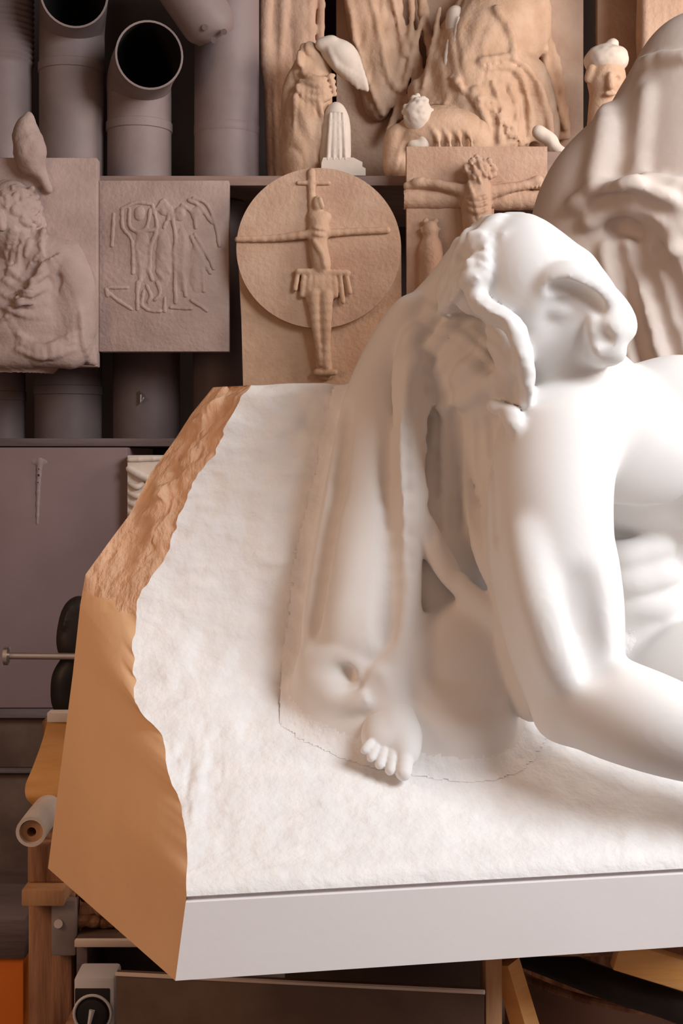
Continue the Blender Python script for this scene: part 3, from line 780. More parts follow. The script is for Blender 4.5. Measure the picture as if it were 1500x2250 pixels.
# 2: square plaque
DQ = 4.03
r2 = empty('relief_plaque', P(360, 774, DQ), 'square grey-brown plaque with shallow scene of standing figures, hung below the ducts', 'relief')
MB().pbox(217, 396, 503, 773, DQ, 0.04, 0.004).build('slab', M_dusty, r2)
s = pgrid(215, 396, 503, 773, DQ-0.02, DQ+0.02, 0.0028)
def L(pts, r=4, d=0.002): s.ch([(x, y, DQ-d, r) for x, y in pts], 0.003, 1, n=3)
for pts in ([(268, 460), (270, 500), (290, 530), (292, 600)], [(285, 462), (284, 495), (300, 508), (322, 500), (330, 460)], [(268, 460), (300, 445), (335, 450)],
            [(300, 510), (340, 505)], [(336, 455), (345, 500), (332, 540), (330, 590)], [(345, 460), (360, 440), (372, 470), (360, 500)], [(375, 455), (385, 520), (382, 560)],
            [(400, 450), (425, 470), (430, 500)], [(415, 440), (440, 455), (465, 490)], [(425, 435), (455, 450), (475, 500), (482, 540)], [(420, 520), (440, 560), (462, 600)],
            [(428, 515), (452, 555), (470, 590)], [(385, 560), (384, 620), (386, 665)], [(300, 540), (310, 600), (302, 640)], [(352, 560), (372, 600)], [(405, 520), (402, 600), (408, 650)],
            [(235, 640), (262, 662), (290, 680)], [(240, 632), (280, 632)], [(233, 635), (236, 650)], [(302, 620), (302, 680)], [(316, 640), (312, 670), (328, 682)],
            [(322, 628), (332, 650), (325, 664)], [(345, 620), (352, 645), (340, 660)], [(335, 684), (352, 684)], [(362, 655), (362, 684)], [(375, 676), (420, 678)],
            [(420, 660), (440, 672), (455, 684)], [(325, 590), (335, 615)], [(345, 595), (358, 612)], [(250, 470), (246, 540)], [(445, 580), (448, 640)]):
    L(pts, 4.6, -0.0016)
for (x, y) in ((307, 470), (360, 458), (395, 470), (432, 470)): s.el(x, y, DQ+0.003, 14, 18, 7, 0.004, 1)
for (x, y, h_) in ((312, 560, 60), (360, 570, 70), (400, 570, 75), (432, 590, 60)): s.el(x, y, DQ+0.003, 20, h_, 6, 0.004, 1)
s.noise(0.0012, 60)
s.build('carved_scene', M_dusty, r2, least=0.0)

# 3: disc crucifix on tapering slab
DO = 3.98
r3 = empty('crucifix_plaque', P(705, 965, DO), 'tan round disc on a tapering slab with a thin crucified figure, centre of the shelf', 'relief')
oo = [(522, 545), (530, 700), (537, 963), (885, 963), (882, 700), (880, 545)]
arc_ = [(701+180*math.cos(a), 546-60*math.sin(a)) for a in np.linspace(0, math.pi, 14)]
z2p = HOR+(CAMZ-z2)*F/DO
oo = [(x, min(y, z2p)) for x, y in oo]; oo[2] = (537, z2p); oo[3] = (885, z2p)
MB().prism(oo[:1]+oo[1:4]+oo[4:5]+arc_, DO+0.02, 0.05).build('slab', M_terra2, r3, auto=0.5)
disc = [(700+181*math.cos(a), 545-176*math.sin(a)) for a in np.linspace(0, 2*math.pi, 97)[:-1]]
MB().prism(disc[::-1], DO-0.01, 0.04).build('disc', M_terra, r3, auto=0.5)
DC = DO-0.012
s = pgrid(515, 372, 885, 840, DC-0.05, DC+0.035, 0.003)
s.ch([(522, 526, DC, 7), (600, 524, DC-0.003, 8), (680, 515, DC-0.012, 10), (760, 510, DC-0.003, 8), (850, 506, DC, 8)], 0.004, 1)
s.ch([(655, 402, DC, 5), (722, 402, DC, 5)], 0.004, 1); s.ch([(684, 378, DC, 9), (684, 402, DC, 7)], 0.004, 1)
s.ch([(684, 402, DC, 8), (686, 470, DC, 8), (690, 560, DC, 9)], 0.005, 1)
s.el(698, 448, DC-0.012, 12, 18, 12, 0.006, 1)
s.dr([(703, 436, 4), (708, 455, 5)], -0.002, 0.003, 1)
s.ch([(690, 478, DC-0.004, 14), (716, 478, DC-0.004, 12)], 0.01, 1)
s.ch([(701, 490, DC-0.004, 19), (698, 530, DC-0.006, 17), (706, 585, DC-0.006, 20)], 0.012, 1)
s.snap()
s.dr([(690, 500, 4), (712, 504, 4)], -0.001, 0.004, 1); s.dr([(690, 514, 4), (712, 518, 4)], -0.001, 0.004, 1); s.dr([(690, 530, 5), (708, 560, 6), (712, 585, 5)], -0.001, 0.006, 1)
for j in range(9): s.ch([(655+j*13, 596, DC-0.012, 5), (648+j*15, 635+((j*7) % 5)*7, DC-0.010, 6)], 0.003, 1, n=2)
s.ch([(655, 596, DC-0.014, 7), (765, 600, DC-0.012, 6)], 0.004, 1)
s.el(703, 630, DC-0.004, 40, 40, 14, 0.01, 1)
s.ch([(690, 650, DC-0.012, 15), (695, 720, DC-0.008, 10), (705, 800, DC-0.002, 7)], 0.006, 1)
s.ch([(716, 650, DC-0.012, 15), (716, 720, DC-0.008, 11), (716, 805, DC-0.002, 8)], 0.006, 1)
s.ch([(695, 818, DC+0.004, 8), (735, 818, DC+0.004, 7)], 0.006, 1)
s.ch([(706, 740, DC+0.020, 16), (712, 820, DC+0.028, 18)], 0.006, 1)
s.build('crucified_figure', M_terra2, r3)

# 4: crucifix slab with a saint
DX = 4.00
r4 = empty('crucifix_relief', P(1000, 965, DX), 'tan T-shaped crucifixion relief with curly head and side saint, behind the marble head', 'relief')
z2x = HOR+(CAMZ-z2)*F/DX
MB().prism([(893, 322), (893, z2x), (1085, z2x), (1085, 415), (1202, 415), (1202, 322)], DX, 0.06).build('slab', M_terra, r4, auto=0.5)
s = pgrid(890, 318, 1210, 720, DX-0.14, DX+0.03, 0.003)
s.ch([(893, 408, DX, 9), (1202, 408, DX, 9)], 0.004, 1)
s.ch([(893, 440, DX+0.012, 22), (1202, 440, DX+0.012, 22)], 0.004, 1)
s.el(1052, 385, DX-0.03, 26, 34, 24, 0.01, 1)
for i in range(34):
    a = rnd.uniform(0, 6.28); q = rnd.uniform(0.6, 1.1)
    s.el(1052+34*q*math.cos(a), 372+26*q*math.sin(a), DX-0.04, 7, 7, 7, 0.003, 1)
s.ch([(1050, 410, DX-0.03, 22), (1046, 450, DX-0.03, 30), (1050, 520, DX-0.03, 28), (1050, 600, DX-0.02, 24)], 0.015, 1)
s.ch([(1040, 425, DX-0.025, 16), (990, 412, DX-0.02, 11), (940, 402, DX-0.012, 9), (912, 402, DX-0.008, 11)], 0.008, 1)
s.ch([(1062, 425, DX-0.025, 16), (1110, 415, DX-0.02, 11), (1160, 405, DX-0.012, 9), (1184, 396, DX-0.008, 11)], 0.008, 1)
for j in range(4): s.ch([(1160+j*9, 396, DX-0.012, 4), (1160+j*9, 412, DX-0.016, 4)], 0.003, 1, n=1)
s.snap()
for j in range(3): s.dr([(1030, 432+j*14, 4), (1050, 438+j*14, 5), (1068, 432+j*14, 4)], -0.002, 0.005, 1)
for i in range(30):
    a = rnd.uniform(0, 6.28); q = rnd.uniform(0.2, 1.0); s.dr([(1052+30*q*math.cos(a), 370+26*q*math.sin(a), 5), (1055+30*q*math.cos(a), 376+26*q*math.sin(a), 5)], -0.004, 0.003, 1, n=1)
s.dr([(1030, 400, 5), (1040, 440, 6)], -0.002, 0.004, 1); s.folds(0.0015, 50, 12, 1.0, 1.5, 0.2)
s.build('crucified_figure', M_terra, r4)
s = pgrid(890, 450, 985, 760, DX-0.06, DX+0.03, 0.003)
s.el(945, 505, DX-0.015, 18, 20, 16, 0.006, 1)
for i in range(14):
    a = rnd.uniform(0, 6.28); s.el(945+19*math.cos(a), 500+19*math.sin(a), DX-0.015, 5, 5, 5, 0.003, 1)
s.ch([(946, 540, DX-0.006, 24), (945, 600, DX-0.006, 26), (945, 690, DX-0.003, 24)], 0.012, 1)
for j in range(6): s.ch([(928+j*7, 535, DX-0.022, 4), (924+j*9, 600, DX-0.024, 4), (928+j*8, 690, DX-0.018, 4)], 0.003, 1)
s.ch([(925, 550, DX-0.02, 6), (950, 580, DX-0.03, 7), (965, 560, DX-0.025, 6)], 0.005, 1)
s.build('saint_figure', M_terra, r4)

# ------------------------------------------------------------------ sculptures on the upper shelf
D3 = 4.35
def yb(D): return HOR+(CAMZ-zs)*F/D           # picture row where the plank top lies at depth D
# draped standing figure
b5 = yb(4.42)
r5 = empty('draped_figure', (P(640, 0, 4.42)[0], 4.42, zs), 'tall standing plaster figure in long straight robes, left of the wide relief', 'sculpture')
s = pgrid(560, -140, 730, b5+4, 4.22, 4.60, 0.005)
s.ch([(645, -140, 4.43, 62), (645, 100, 4.43, 64), (640, 250, 4.43, 55), (640, b5-40, 4.43, 52)], 0.02, 1)
s.el(640, b5-12, 4.43, 66, 14, 60, 0.02, 1)
for j in range(8):
    x = 588+j*16
    s.ch([(x+6, -140, 4.36+0.01*(j % 2), 9), (x+rnd.uniform(-4, 4), 60, 4.345+0.012*(j % 2), 10), (x+rnd.uniform(-6, 2), 180, 4.355, 9), (x+4, b5-30, 4.37, 8)], 0.006, 1)
s.ch([(598, 40, 4.37, 10), (590, 140, 4.36, 16), (600, 230, 4.38, 8)], 0.01, 1)
s.f = np.maximum(s.f, (zs-(np.arange(s.n[2])*s.h+s.lo[2]))[None, None, :].astype(np.float32)+0.004)
s.folds(0.008, 24, 2, 4.0, 1.6, 0.0)
s.build('robe_and_body', M_terra, r5)

# kneeling angel statuette
D6 = 4.20; b6 = yb(D6)
r6 = empty('angel_statuette', (P(715, 0, D6)[0], D6, zs), 'small crouching winged plaster statuette with pale shoulder, right of the robed figure', 'statuette')
s = pgrid(600, 70, 820, b6+3, D6-0.11, D6+0.12, 0.0038)
s.ch([(690, 150, D6, 34), (680, 230, D6, 46), (672, 300, D6, 50), (670, b6-22, D6, 46)], 0.02, 1)
s.ch([(668, 150, D6-0.02, 26), (640, 200, D6, 16), (632, 260, D6, 12), (622, 300, D6, 10)], 0.012, 1)
s.el(678, 118, D6-0.02, 24, 26, 26, 0.012, 1)
s.ch([(660, 120, D6-0.05, 9), (656, 140, D6-0.055, 9)], 0.006, 1)
for j in range(5): s.ch([(655+j*10, 190, D6-0.06, 6), (648+j*14, 250, D6-0.065, 7), (650+j*13, 335, D6-0.055, 6)], 0.005, 1)
for j in range(4): s.ch([(660, 160+j*16, D6-0.055, 5), (700, 175+j*15, D6-0.07, 6), (735, 165+j*14, D6-0.05, 5)], 0.005, 1)
s.f = np.maximum(s.f, (zs-(np.arange(s.n[2])*s.h+s.lo[2]))[None, None, :].astype(np.float32)+0.004)
s.folds(0.005, 34, 8, 4.0, 2.0, 0.3)
s.build('body', M_terra2, r6)
s = pgrid(690, 70, 820, 240, D6-0.12, D6+0.08, 0.0038)
s.ch([(705, 98, D6-0.05, 13), (730, 92, D6-0.05, 14)], 0.008, 1)
s.ch([(728, 110, D6-0.03, 22), (752, 125, D6-0.03, 30), (770, 152, D6-0.02, 24)], 0.014, 1)
for j in range(7):
    x = 738+j*10
    s.ch([(x-14, 108+j*4, D6-0.06+j*0.003, 8), (x, 140+j*6, D6-0.06+j*0.004, 8), (x+8, 168+j*6-abs(j-4)*3, D6-0.045+j*0.004, 5)], 0.004, 1, n=3)
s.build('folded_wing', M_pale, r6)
mb = MB(); b6p = yb(D6-0.10)
pf = [(705, b6p-0.5), (803, b6p-0.5), (803, b6p-16), (796, b6p-20), (796, b6p-30), (776, b6p-40), (710, b6p-40), (706, b6p-28)]
mb.prism([(x, y) for x, y in pf], D6-0.10, 0.12)
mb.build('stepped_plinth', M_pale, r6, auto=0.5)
s = pgrid(690, 220, 790, b6-30, D6-0.12, D6+0.05, 0.0038)
s.ch([(738, 240, D6-0.05, 14), (738, 275, D6-0.05, 28), (736, b6-45, D6-0.05, 32)], 0.015, 1)
for j in range(4): s.ch([(726+j*9, 250, D6-0.09, 4), (720+j*13, b6-50, D6-0.095, 5)], 0.004, 1)
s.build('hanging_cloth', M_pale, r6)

# wide relief panel with seated draped figure
D7 = 4.58; b7 = yb(D7)
r7 = empty('stone_relief', (P(1010, 0, D7)[0], D7, zs), 'wide pinkish relief panel of a seated robed figure with raised cloth, filling the upper shelf', 'relief')
MB().pbox(738, -160, 1282, b7, D7, 0.06, 0.006).build('slab', M_terra, r7)
s = pgrid(730, -160, 1290, b7, D7-0.37, D7+0.04, 0.006)
DD = D7-0.06
s.ch([(790, -150, DD+0.03, 40), (800, 20, DD+0.03, 40), (830, 140, DD+0.03, 40), (830, 240, DD+0.03, 26)], 0.03, 1)
for j in range(7):
    s.ch([(755+j*20, -150, DD-0.0, 10), (765+j*18+rnd.uniform(-6, 6), 20, DD-0.01, 12), (800+j*16, 120+rnd.uniform(-10, 10), DD-0.015, 11), (835+j*8, 230, DD, 7)], 0.01, 1)
s.ch([(1120, 40, DD, 90), (1060, 120, DD-0.03, 100), (1040, 230, DD-0.05, 100), (1050, 320, DD-0.05, 100)], 0.05, 1)
s.ch([(960, 250, DD-0.06, 50), (1080, 170, DD-0.09, 56), (1150, 180, DD-0.09, 46), (1185, 260, DD-0.08, 34), (1195, 310, DD-0.08, 30)], 0.03, 1)
s.ch([(1060, -10, DD-0.04, 34), (1100, 30, DD-0.05, 40)], 0.03, 1)
for i in range(14): s.el(1065+rnd.uniform(-26, 26), 8+rnd.uniform(-20, 24), DD-0.10, 8, 8, 7, 0.004, 1)
s.ch([(930, 200, DD-0.07, 34), (965, 250, DD-0.09, 40), (1030, 300, DD-0.10, 34)], 0.03, 1)
for j in range(7):
    s.ch([(1030+j*8, 130, DD-0.13, 6), (1110+j*10, 150+j*4, DD-0.145, 9), (1160+j*6, 200+j*8, DD-0.13, 8), (1150+j*10, 310, DD-0.12, 7)], 0.01, 1)
for j in range(4): s.ch([(1130+j*18, -120, DD+0.03, 10), (1150+j*14, 40, DD+0.02, 12), (1195+j*10, 160, DD+0.02, 10), (1215+j*10, 300, DD+0.03, 8)], 0.012, 1)
s.ch([(1060, 60, DD-0.11, 14), (1080, 120, DD-0.12, 12), (1150, 130, DD-0.14, 12)], 0.012, 1)
for i in range(26): s.el(1080+i*2.5+rnd.uniform(-12, 12), 210+i*4+rnd.uniform(-8, 8), DD-0.145, 9, 8, 7, 0.006, 1)
s.ch([(900, 60, DD-0.01, 10), (920, 160, DD-0.03, 12), (880, 260, DD-0.02, 9)], 0.01, 1)
s.ch([(925, -60, DD, 12), (935, 60, DD-0.01, 14), (960, 160, DD-0.05, 12)], 0.012, 1)
s.noise(0.003, 16)
for (a_, r_) in (([(1055, 135), (1120, 128), (1170, 165), (1200, 240), (1212, 300)], 9), ([(1065, 150), (1120, 148), (1150, 180), (1165, 260), (1160, 320)], 7),
             ([(990, 170), (1040, 220), (1070, 270), (1075, 325)], 9), ([(900, 240), (960, 228), (1020, 260), (1060, 320)], 8), ([(930, 40), (905, 120), (880, 220), (850, 300)], 9),
             ([(965, 20), (950, 110), (930, 190)], 8), ([(1090, 20), (1120, 70), (1130, 130)], 10), ([(1150, -60), (1190, 60), (1200, 160), (1240, 280)], 10), ([(1210, -60), (1240, 80), (1262, 220)], 8),
             ([(760, -60), (775, 60), (805, 170), (840, 250)], 8), ([(800, -60), (830, 60), (850, 160), (880, 200)], 9), ([(850, -60), (872, 40), (890, 120)], 9), ([(900, -60), (905, 20), (900, 90)], 8),
             ([(1080, 180), (1100, 240), (1095, 310)], 7), ([(1115, 185), (1135, 240), (1130, 315)], 7)):
    s.dr([(x, y, r_) for x, y in a_], -0.004, 0.008, 1)
s.snap()
for i in range(40): 
    t_ = i/39.0; s.dr([(1040+t_*110+rnd.uniform(-14, 14), 190+t_*130+rnd.uniform(-10, 10), 6), (1046+t_*110+rnd.uniform(-14, 14), 196+t_*130, 6)], -0.004, 0.005, 1, n=1)
s.folds(0.005, 20, 2.2, 2.0, 1.6, 0.15)
s.folds(0.003, 40, 7, 7.0, 1.6, -0.3)
s.f = np.maximum(s.f, (zs-(np.arange(s.n[2])*s.h+s.lo[2]))[None, None, :].astype(np.float32)+0.004)
s.build('seated_figure', M_terra2, r7)

s = pgrid(940, -10, 1075, 240, DD-0.20, DD-0.02, 0.005)
s.ch([(1000, 30, DD-0.11, 18), (1010, 100, DD-0.12, 30), (1000, 165, DD-0.12, 30), (1035, 215, DD-0.12, 18)], 0.02, 1)
s.ch([(975, 90, DD-0.09, 14), (970, 150, DD-0.10, 16), (985, 195, DD-0.10, 12)], 0.015, 1)
s.dr([(1008, 40, 6), (1000, 110, 8), (1020, 200, 7)], -0.002, 0.006, 1); s.dr([(985, 90, 6), (980, 150, 7), (1000, 195, 6)], -0.002, 0.006, 1)
s.folds(0.003, 26, 3, 3.0, 1.4)
s.build('raised_cloth', M_pale, r7)  # paler than the figure: the light on the cloth is put into its colour

# small reclining child in front of the panel
D8 = 4.18; b8 = yb(D8)
r8 = empty('child_figure', (P(950, 0, D8)[0], D8, zs), 'small plaster child lying back, curly pale head at left, above the crucifixion relief', 'statuette')
s = pgrid(830, 200, 1085, b8+3, D8-0.1, D8+0.14, 0.004)
s.ch([(905, 300, D8+0.02, 38), (960, 290, D8+0.02, 50), (1020, 300, D8+0.02, 44), (1050, 330, D8+0.02, 26)], 0.03, 1)
s.ch([(870, 300, D8, 22), (868, b8-22, D8+0.02, 26)], 0.02, 1)
s.ch([(890, b8-30, D8+0.03, 34), (1040, b8-30, D8+0.03, 36)], 0.02, 1)
for j in range(4): s.ch([(930+j*26, 262+j*8, D8-0.045, 5), (960+j*24, 300, D8-0.06, 6), (965+j*24, 340, D8-0.05, 5)], 0.006, 1)
s.f = np.maximum(s.f, (zs-(np.arange(s.n[2])*s.h+s.lo[2]))[None, None, :].astype(np.float32)+0.004)
s.folds(0.004, 30, 8, 9.0, 2.0, -0.6)
s.build('body', M_terra2, r8)
s = pgrid(865, 195, 970, 335, D8-0.11, D8+0.08, 0.0035)
s.el(918, 256, D8-0.025, 32, 42, 34, 0.01, 1)
for i in range(60):
    a = rnd.uniform(0, 6.28); b_ = rnd.uniform(0.1, 1)
    s.el(918+31*b_*math.cos(a), 246+36*b_*math.sin(a), D8-0.025-0.045*math.sqrt(max(0, 1-b_*b_))+0.002, 7, 7, 6, 0.002, 1)
s.ch([(925, 290, D8-0.03, 14), (930, 318, D8-0.03, 12), (905, 318, D8-0.03, 10)], 0.01, 1)
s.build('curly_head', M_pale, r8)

# plaster fragment and small pieces at the right end
s = pgrid(1165, 270, 1260, 352, 4.10, 4.24, 0.0035)
s.ch([(1182, 290, 4.17, 14), (1205, 305, 4.17, 15), (1222, 325, 4.16, 10), (1236, 334, 4.16, 9)], 0.006, 1)
s.ch([(1200, 300, 4.17, 9), (1212, 330, 4.17, 9)], 0.006, 1); s.noise(0.002, 30)
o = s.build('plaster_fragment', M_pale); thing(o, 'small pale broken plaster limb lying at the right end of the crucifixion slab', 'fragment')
zf = P(0, 345, 4.17)[2]
o = MB().box(P(1165, 0, 4.12)[0], P(1262, 0, 4.12)[0], 4.11, 4.30, zs+0.0005, zf+0.004, 0.003).build('wooden_block', M_shelf, None)
thing(o, 'low dark wooden block under the broken plaster limb', 'block')

# narrow panel and a figure on the far right
b9 = yb(4.6)
o = MB().pbox(1312, -160, 1405, b9, 4.60, 0.05, 0.004).build('plaster_slab', M_terra, None); thing(o, 'narrow reddish upright slab behind the round-capped bust', 'slab')
D10 = 4.30; b10 = yb(D10)
r10 = empty('capped_bust', (P(1335, 0, D10)[0], D10, zs), 'small round-headed plaster bust with knobbed cap beside the large cream statue', 'bust')
s = pgrid(1268, 80, 1400, b10+3, D10-0.12, D10+0.12, 0.004)
s.el(1332, 175, D10, 42, 56, 44, 0.012, 1)
s.ch([(1330, 210, D10, 28), (1325, 260, D10+0.01, 30), (1330, b10-30, D10+0.01, 52), (1330, b10-8, D10+0.01, 58)], 0.02, 1)
s.ch([(1300, 150, D10-0.03, 10), (1292, 175, D10-0.02, 8)], 0.008, 1); s.ch([(1340, 165, D10-0.065, 7), (1342, 190, D10-0.07, 8)], 0.006, 1)
s.el(1322, 172, D10-0.06, 8, 5, 6, 0.006, None, '-'); s.el(1358, 172, D10-0.055, 8, 5, 6, 0.006, None, '-')
s.ch([(1332, 205, D10-0.062, 5), (1350, 205, D10-0.06, 5)], 0.005, 1)
s.f = np.maximum(s.f, (zs-(np.arange(s.n[2])*s.h+s.lo[2]))[None, None, :].astype(np.float32)+0.004)
s.build('head_and_shoulders', M_terra2, r10)
s = pgrid(1270, 78, 1400, 170, D10-0.11, D10+0.11, 0.0038)
s.el(1332, 132, D10, 48, 34, 48, 0.01, 1); s.el(1345, 96, D10, 12, 11, 12, 0.006, 1); s.noise(0.004, 35)
s.build('cap', M_pale, r10)
D11 = 4.45; b11 = yb(D11)
s = pgrid(1385, -140, 1580, b11+3, D11-0.15, D11+0.15, 0.007)
s.ch([(1470, -120, D11, 60), (1470, 60, D11, 66), (1470, 200, D11, 60), (1470, b11-30, D11, 70)], 0.03, 1)
for j in range(6): s.ch([(1415+j*20, -120, D11-0.08, 10), (1420+j*18, 40, D11-0.09, 12), (1418+j*20, 300, D11-0.085, 9)], 0.01, 1)
s.f = np.maximum(s.f, (zs-(np.arange(s.n[2])*s.h+s.lo[2]))[None, None, :].astype(np.float32)+0.004)
o = s.build('robed_statuette', M_terra); thing(o, 'brown robed plaster figure in the top right corner behind the cream statue', 'sculpture')

# ------------------------------------------------------------------ large cream veiled statue behind the marble
DV = 3.15
r12 = empty('veiled_statue', (P(1500, 0, DV)[0], DV, 0.62), 'large soft cream plaster statue with draped mantle, behind the marble head', 'sculpture')
zv = 0.62
s = SDF((P(1060, 0, 3.3)[0], 2.78, zv), (P(1900, 0, 3.4)[0], 3.55, P(0, -60, 3.2)[2]), 0.008)
s.ch([(1560, 190, DV, 130), (1545, 260, DV+0.02, 160), (1530, 400, DV+0.03, 225)], 0.06, 1)
s.el(1540, 150, DV, 120, 120, 100, 0.05, 1)
s.ch([(1460, 300, DV, 80), (1380, 370, DV, 100), (1310, 470, DV, 110), (1290, 640, DV, 105), (1350, 900, DV, 120), (1360, 1300, DV, 160), (1360, 1900, DV, 190), (1360, 2300, DV, 190)], 0.06, 1)
s.ch([(1560, 440, DV, 220), (1540, 700, DV+0.03, 230), (1540, 1100, DV+0.03, 240), (1540, 1900, DV+0.03, 250), (1540, 2400, DV+0.03, 250)], 0.06, 1)
s.ch([(1430, 150, DV-0.07, 14), (1520, 140, DV-0.13, 16), (1640, 150, DV-0.13, 14)], 0.02, 1)
for (a_, b_, c_, d_, e_, f_) in ((1300, 440, 1400, 420, 1560, 440), (1330, 470, 1430, 455, 1580, 540), (1360, 440, 1450, 490, 1540, 590)):
    s.ch([(a_, b_, DV-0.09, 16), (c_, d_, DV-0.17, 22), (e_, f_, DV-0.20, 18)], 0.03, 1)
for j in range(3):
    s.ch([(1420+j*70, 180, DV-0.08-0.02*j, 8), (1400+j*66, 290, DV-0.10-0.03*j, 10), (1390+j*60, 400, DV-0.12-0.03*j, 8)], 0.03, 1)
s.f = np.maximum(s.f, (zv-(np.arange(s.n[2])*s.h+s.lo[2]))[None, None, :].astype(np.float32)+0.012)
for (a_, r_) in (([(1260, 450), (1340, 420), (1430, 440), (1520, 520)], 18), ([(1290, 490), (1370, 450), (1440, 490), (1530, 590)], 16), ([(1380, 420), (1450, 430), (1540, 470)], 15), ([(1330, 420), (1420, 395), (1540, 420)], 12)):
    s.dr([(x, y, r_) for x, y in a_], -0.012, 0.02, 1)
for (a_, r_) in (([(1300, 445), (1390, 437), (1480, 480)], 9), ([(1400, 480), (1470, 540), (1530, 620)], 9), ([(1340, 500), (1400, 520), (1440, 600)], 9)):
    s.dr([(x, y, r_) for x, y in a_], -0.006, 0.02, None, '-')
for (x0, x1, r_) in ((1375, 1470, 17), (1425, 1530, 15), (1470, 1570, 14), (1330, 1400, 13)):
    s.dr([(x0, 540, r_*0.6), (x0+(x1-x0)*0.35, 640, r_), (x1, 840, r_)], -0.010, 0.03, 1)
for (x0, x1, r_) in ((1350, 1430, 10), (1400, 1500, 10), (1448, 1550, 9)):
    s.dr([(x0, 550, r_*0.6), (x0+(x1-x0)*0.35, 640, r_), (x1, 840, r_)], -0.004, 0.03, None, '-')
s.dr([(1330, 240, 12), (1322, 320, 14), (1300, 410, 12)], -0.006, 0.03, 1); s.dr([(1420, 200, 8), (1410, 300, 9), (1400, 400, 8)], -0.002, 0.03, 1)
s.dr([(1400, 140, 10), (1460, 126, 12), (1540, 124, 12)], -0.006, 0.015, 1)
s.build('mantle_and_body', M_statue, r12, 3)
pl = empty('statue_pedestal', (0.8, 3.2, 0), 'plain box pedestal under the large cream statue', 'pedestal')
MB().box(0.42, 1.25, 2.85, 3.52, 0.03, 0.626, 0.004).build('box', M_wood, pl)
MB().box(0.40, 1.27, 2.83, 3.54, 0.0, 0.03, 0.003).build('foot_board', M_shelf_dark, pl)

# ------------------------------------------------------------------ cabinet below the lower shelf
DCb = 4.06
cb = empty('metal_cabinet', P(0, 2250, DCb)[:2]+(0,), 'mauve painted metal cabinet with dark lower compartments under the grimy shelf', 'cabinet')
cb.location = (-0.9, 4.4, 0)
xc0, xc1 = -1.42, P(280, 0, DCb)[0]
zz1, zz2 = z2b-0.003, P(0, 1556, DCb)[2]
MB().box(xc0, xc1, DCb, DCb+0.55, zz2, zz1, 0.004).build('front_panel', M_cab, cb)
s = pgrid(50, 985, 130, 1180, DCb-0.006, DCb+0.004, 0.0025)
s.el(88, 1015, DCb+0.012, 34, 14, 11, 0.004, 1)
s.ch([(88, 1012, DCb+0.006, 8), (85, 1060, DCb+0.003, 6), (82, 1150, DCb+0.002, 3.5)], 0.004, 1)
s.f = np.maximum(s.f, (Y_(s)-DCb-0.002)[None, :, None])
s.build('paint_drip', M_grime, cb)
zz3 = P(0, 1690, DCb)[2]
MB().box(xc0, xc1, DCb-0.012, DCb+0.55, zz2-0.028, zz2-0.002, 0.003).build('ledge', M_shelf_dark, cb)
MB().box(xc0, xc1, DCb+0.02, DCb+0.55, zz3, zz2-0.030, 0.004).build('drawer', M_board, cb)
MB().box(xc0, xc1, DCb-0.005, DCb+0.55, zz3-0.012, zz3-0.001, 0.003).build('ledge', M_shelf_dark, cb)
MB().box(xc0, xc1, DCb+0.02, DCb+0.55, 0.0, zz3-0.014, 0.004).build('drawer', M_board, cb)
# pale relief offcut beside it
o_ = empty('carved_offcut', P(330, 1200, 4.0)[:2]+(0.0,), 'small cream carved offcut peeking out left of the marble block', 'relief')
ob = MB().pbox(279, 1000, 420, 1640, 4.02, 0.04, 0.004); ob.build('slab', M_pale, o_)
s = pgrid(278, 998, 400, 1180, 3.98, 4.04, 0.0035)
s.ch([(282, 1030, 4.02, 7), (310, 1045, 4.01, 9), (350, 1060, 4.01, 7)], 0.004, 1); s.ch([(284, 1010, 4.02, 6), (390, 1006, 4.02, 6)], 0.004, 1)
for j in range(5): s.ch([(284, 1062+j*22, 4.02, 5), (300, 1070+j*20, 4.01, 6), (315, 1062+j*22, 4.02, 5)], 0.004, 1)
s.build('carving', M_pale, o_, least=0.0)
tb = empty('side_bench', (-0.35, 4.2, 0), 'low bench holding the cream carved offcut behind the block', 'bench')
zo = P(0, 1640, 4.02)[2]
MB().box(xc1+0.004, 0.35, 4.0, 4.45, zo-0.03, zo-0.0005, 0.003).build('bench_top', M_shelf_dark, tb)
for x in (xc1+0.01, 0.30): MB().box(x, x+0.04, 4.02, 4.42, 0, zo-0.03, 0.003).build('leg', M_shelf_dark, tb)

# ------------------------------------------------------------------ clutter at lower left
# clamp with sliding bar
Dk = 2.95
ck = empty('bar_clamp', P(140, 1565, Dk), 'black upright clamp with a steel sliding handle, left of the ochre block side', 'clamp')
s = pgrid(100, 1300, 230, 1572, Dk-0.06, Dk+0.06, 0.004)
s.ch([(176, 1326, Dk, 16), (162, 1350, Dk, 26), (158, 1400, Dk, 32), (160, 1428, Dk, 30)], 0.006, 1)
s.ch([(160, 1460, Dk, 26), (148, 1490, Dk, 32), (146, 1530, Dk, 32), (150, 1548, Dk, 30)], 0.006, 1)
s.ch([(172, 1340, Dk, 26), (172, 1540, Dk, 26)], 0.01, 1)
s.dr([(140, 1380, 5), (150, 1345, 5)], -0.004, 0.004, 1)
s.f = np.maximum(s.f, (P(0, 1565, Dk)[2]-(np.arange(s.n[2])*s.h+s.lo[2]))[None, None, :].astype(np.float32)+0.004)
s.build('jaw', M_black, ck)
MB().tube([P(18, 1441, Dk-0.05), P(40, 1441, Dk-0.05), P(240, 1443, Dk-0.05)], 7.5*Dk/F, 16).build('sliding_bar', M_steel, ck)
MB().tube([P(8, 1441, Dk-0.05), P(10, 1441, Dk-0.05), P(19, 1441, Dk-0.05), P(22, 1441, Dk-0.05)], [0.012, 0.020, 0.020, 0.012], 20).build('end_knob', M_steel, ck)
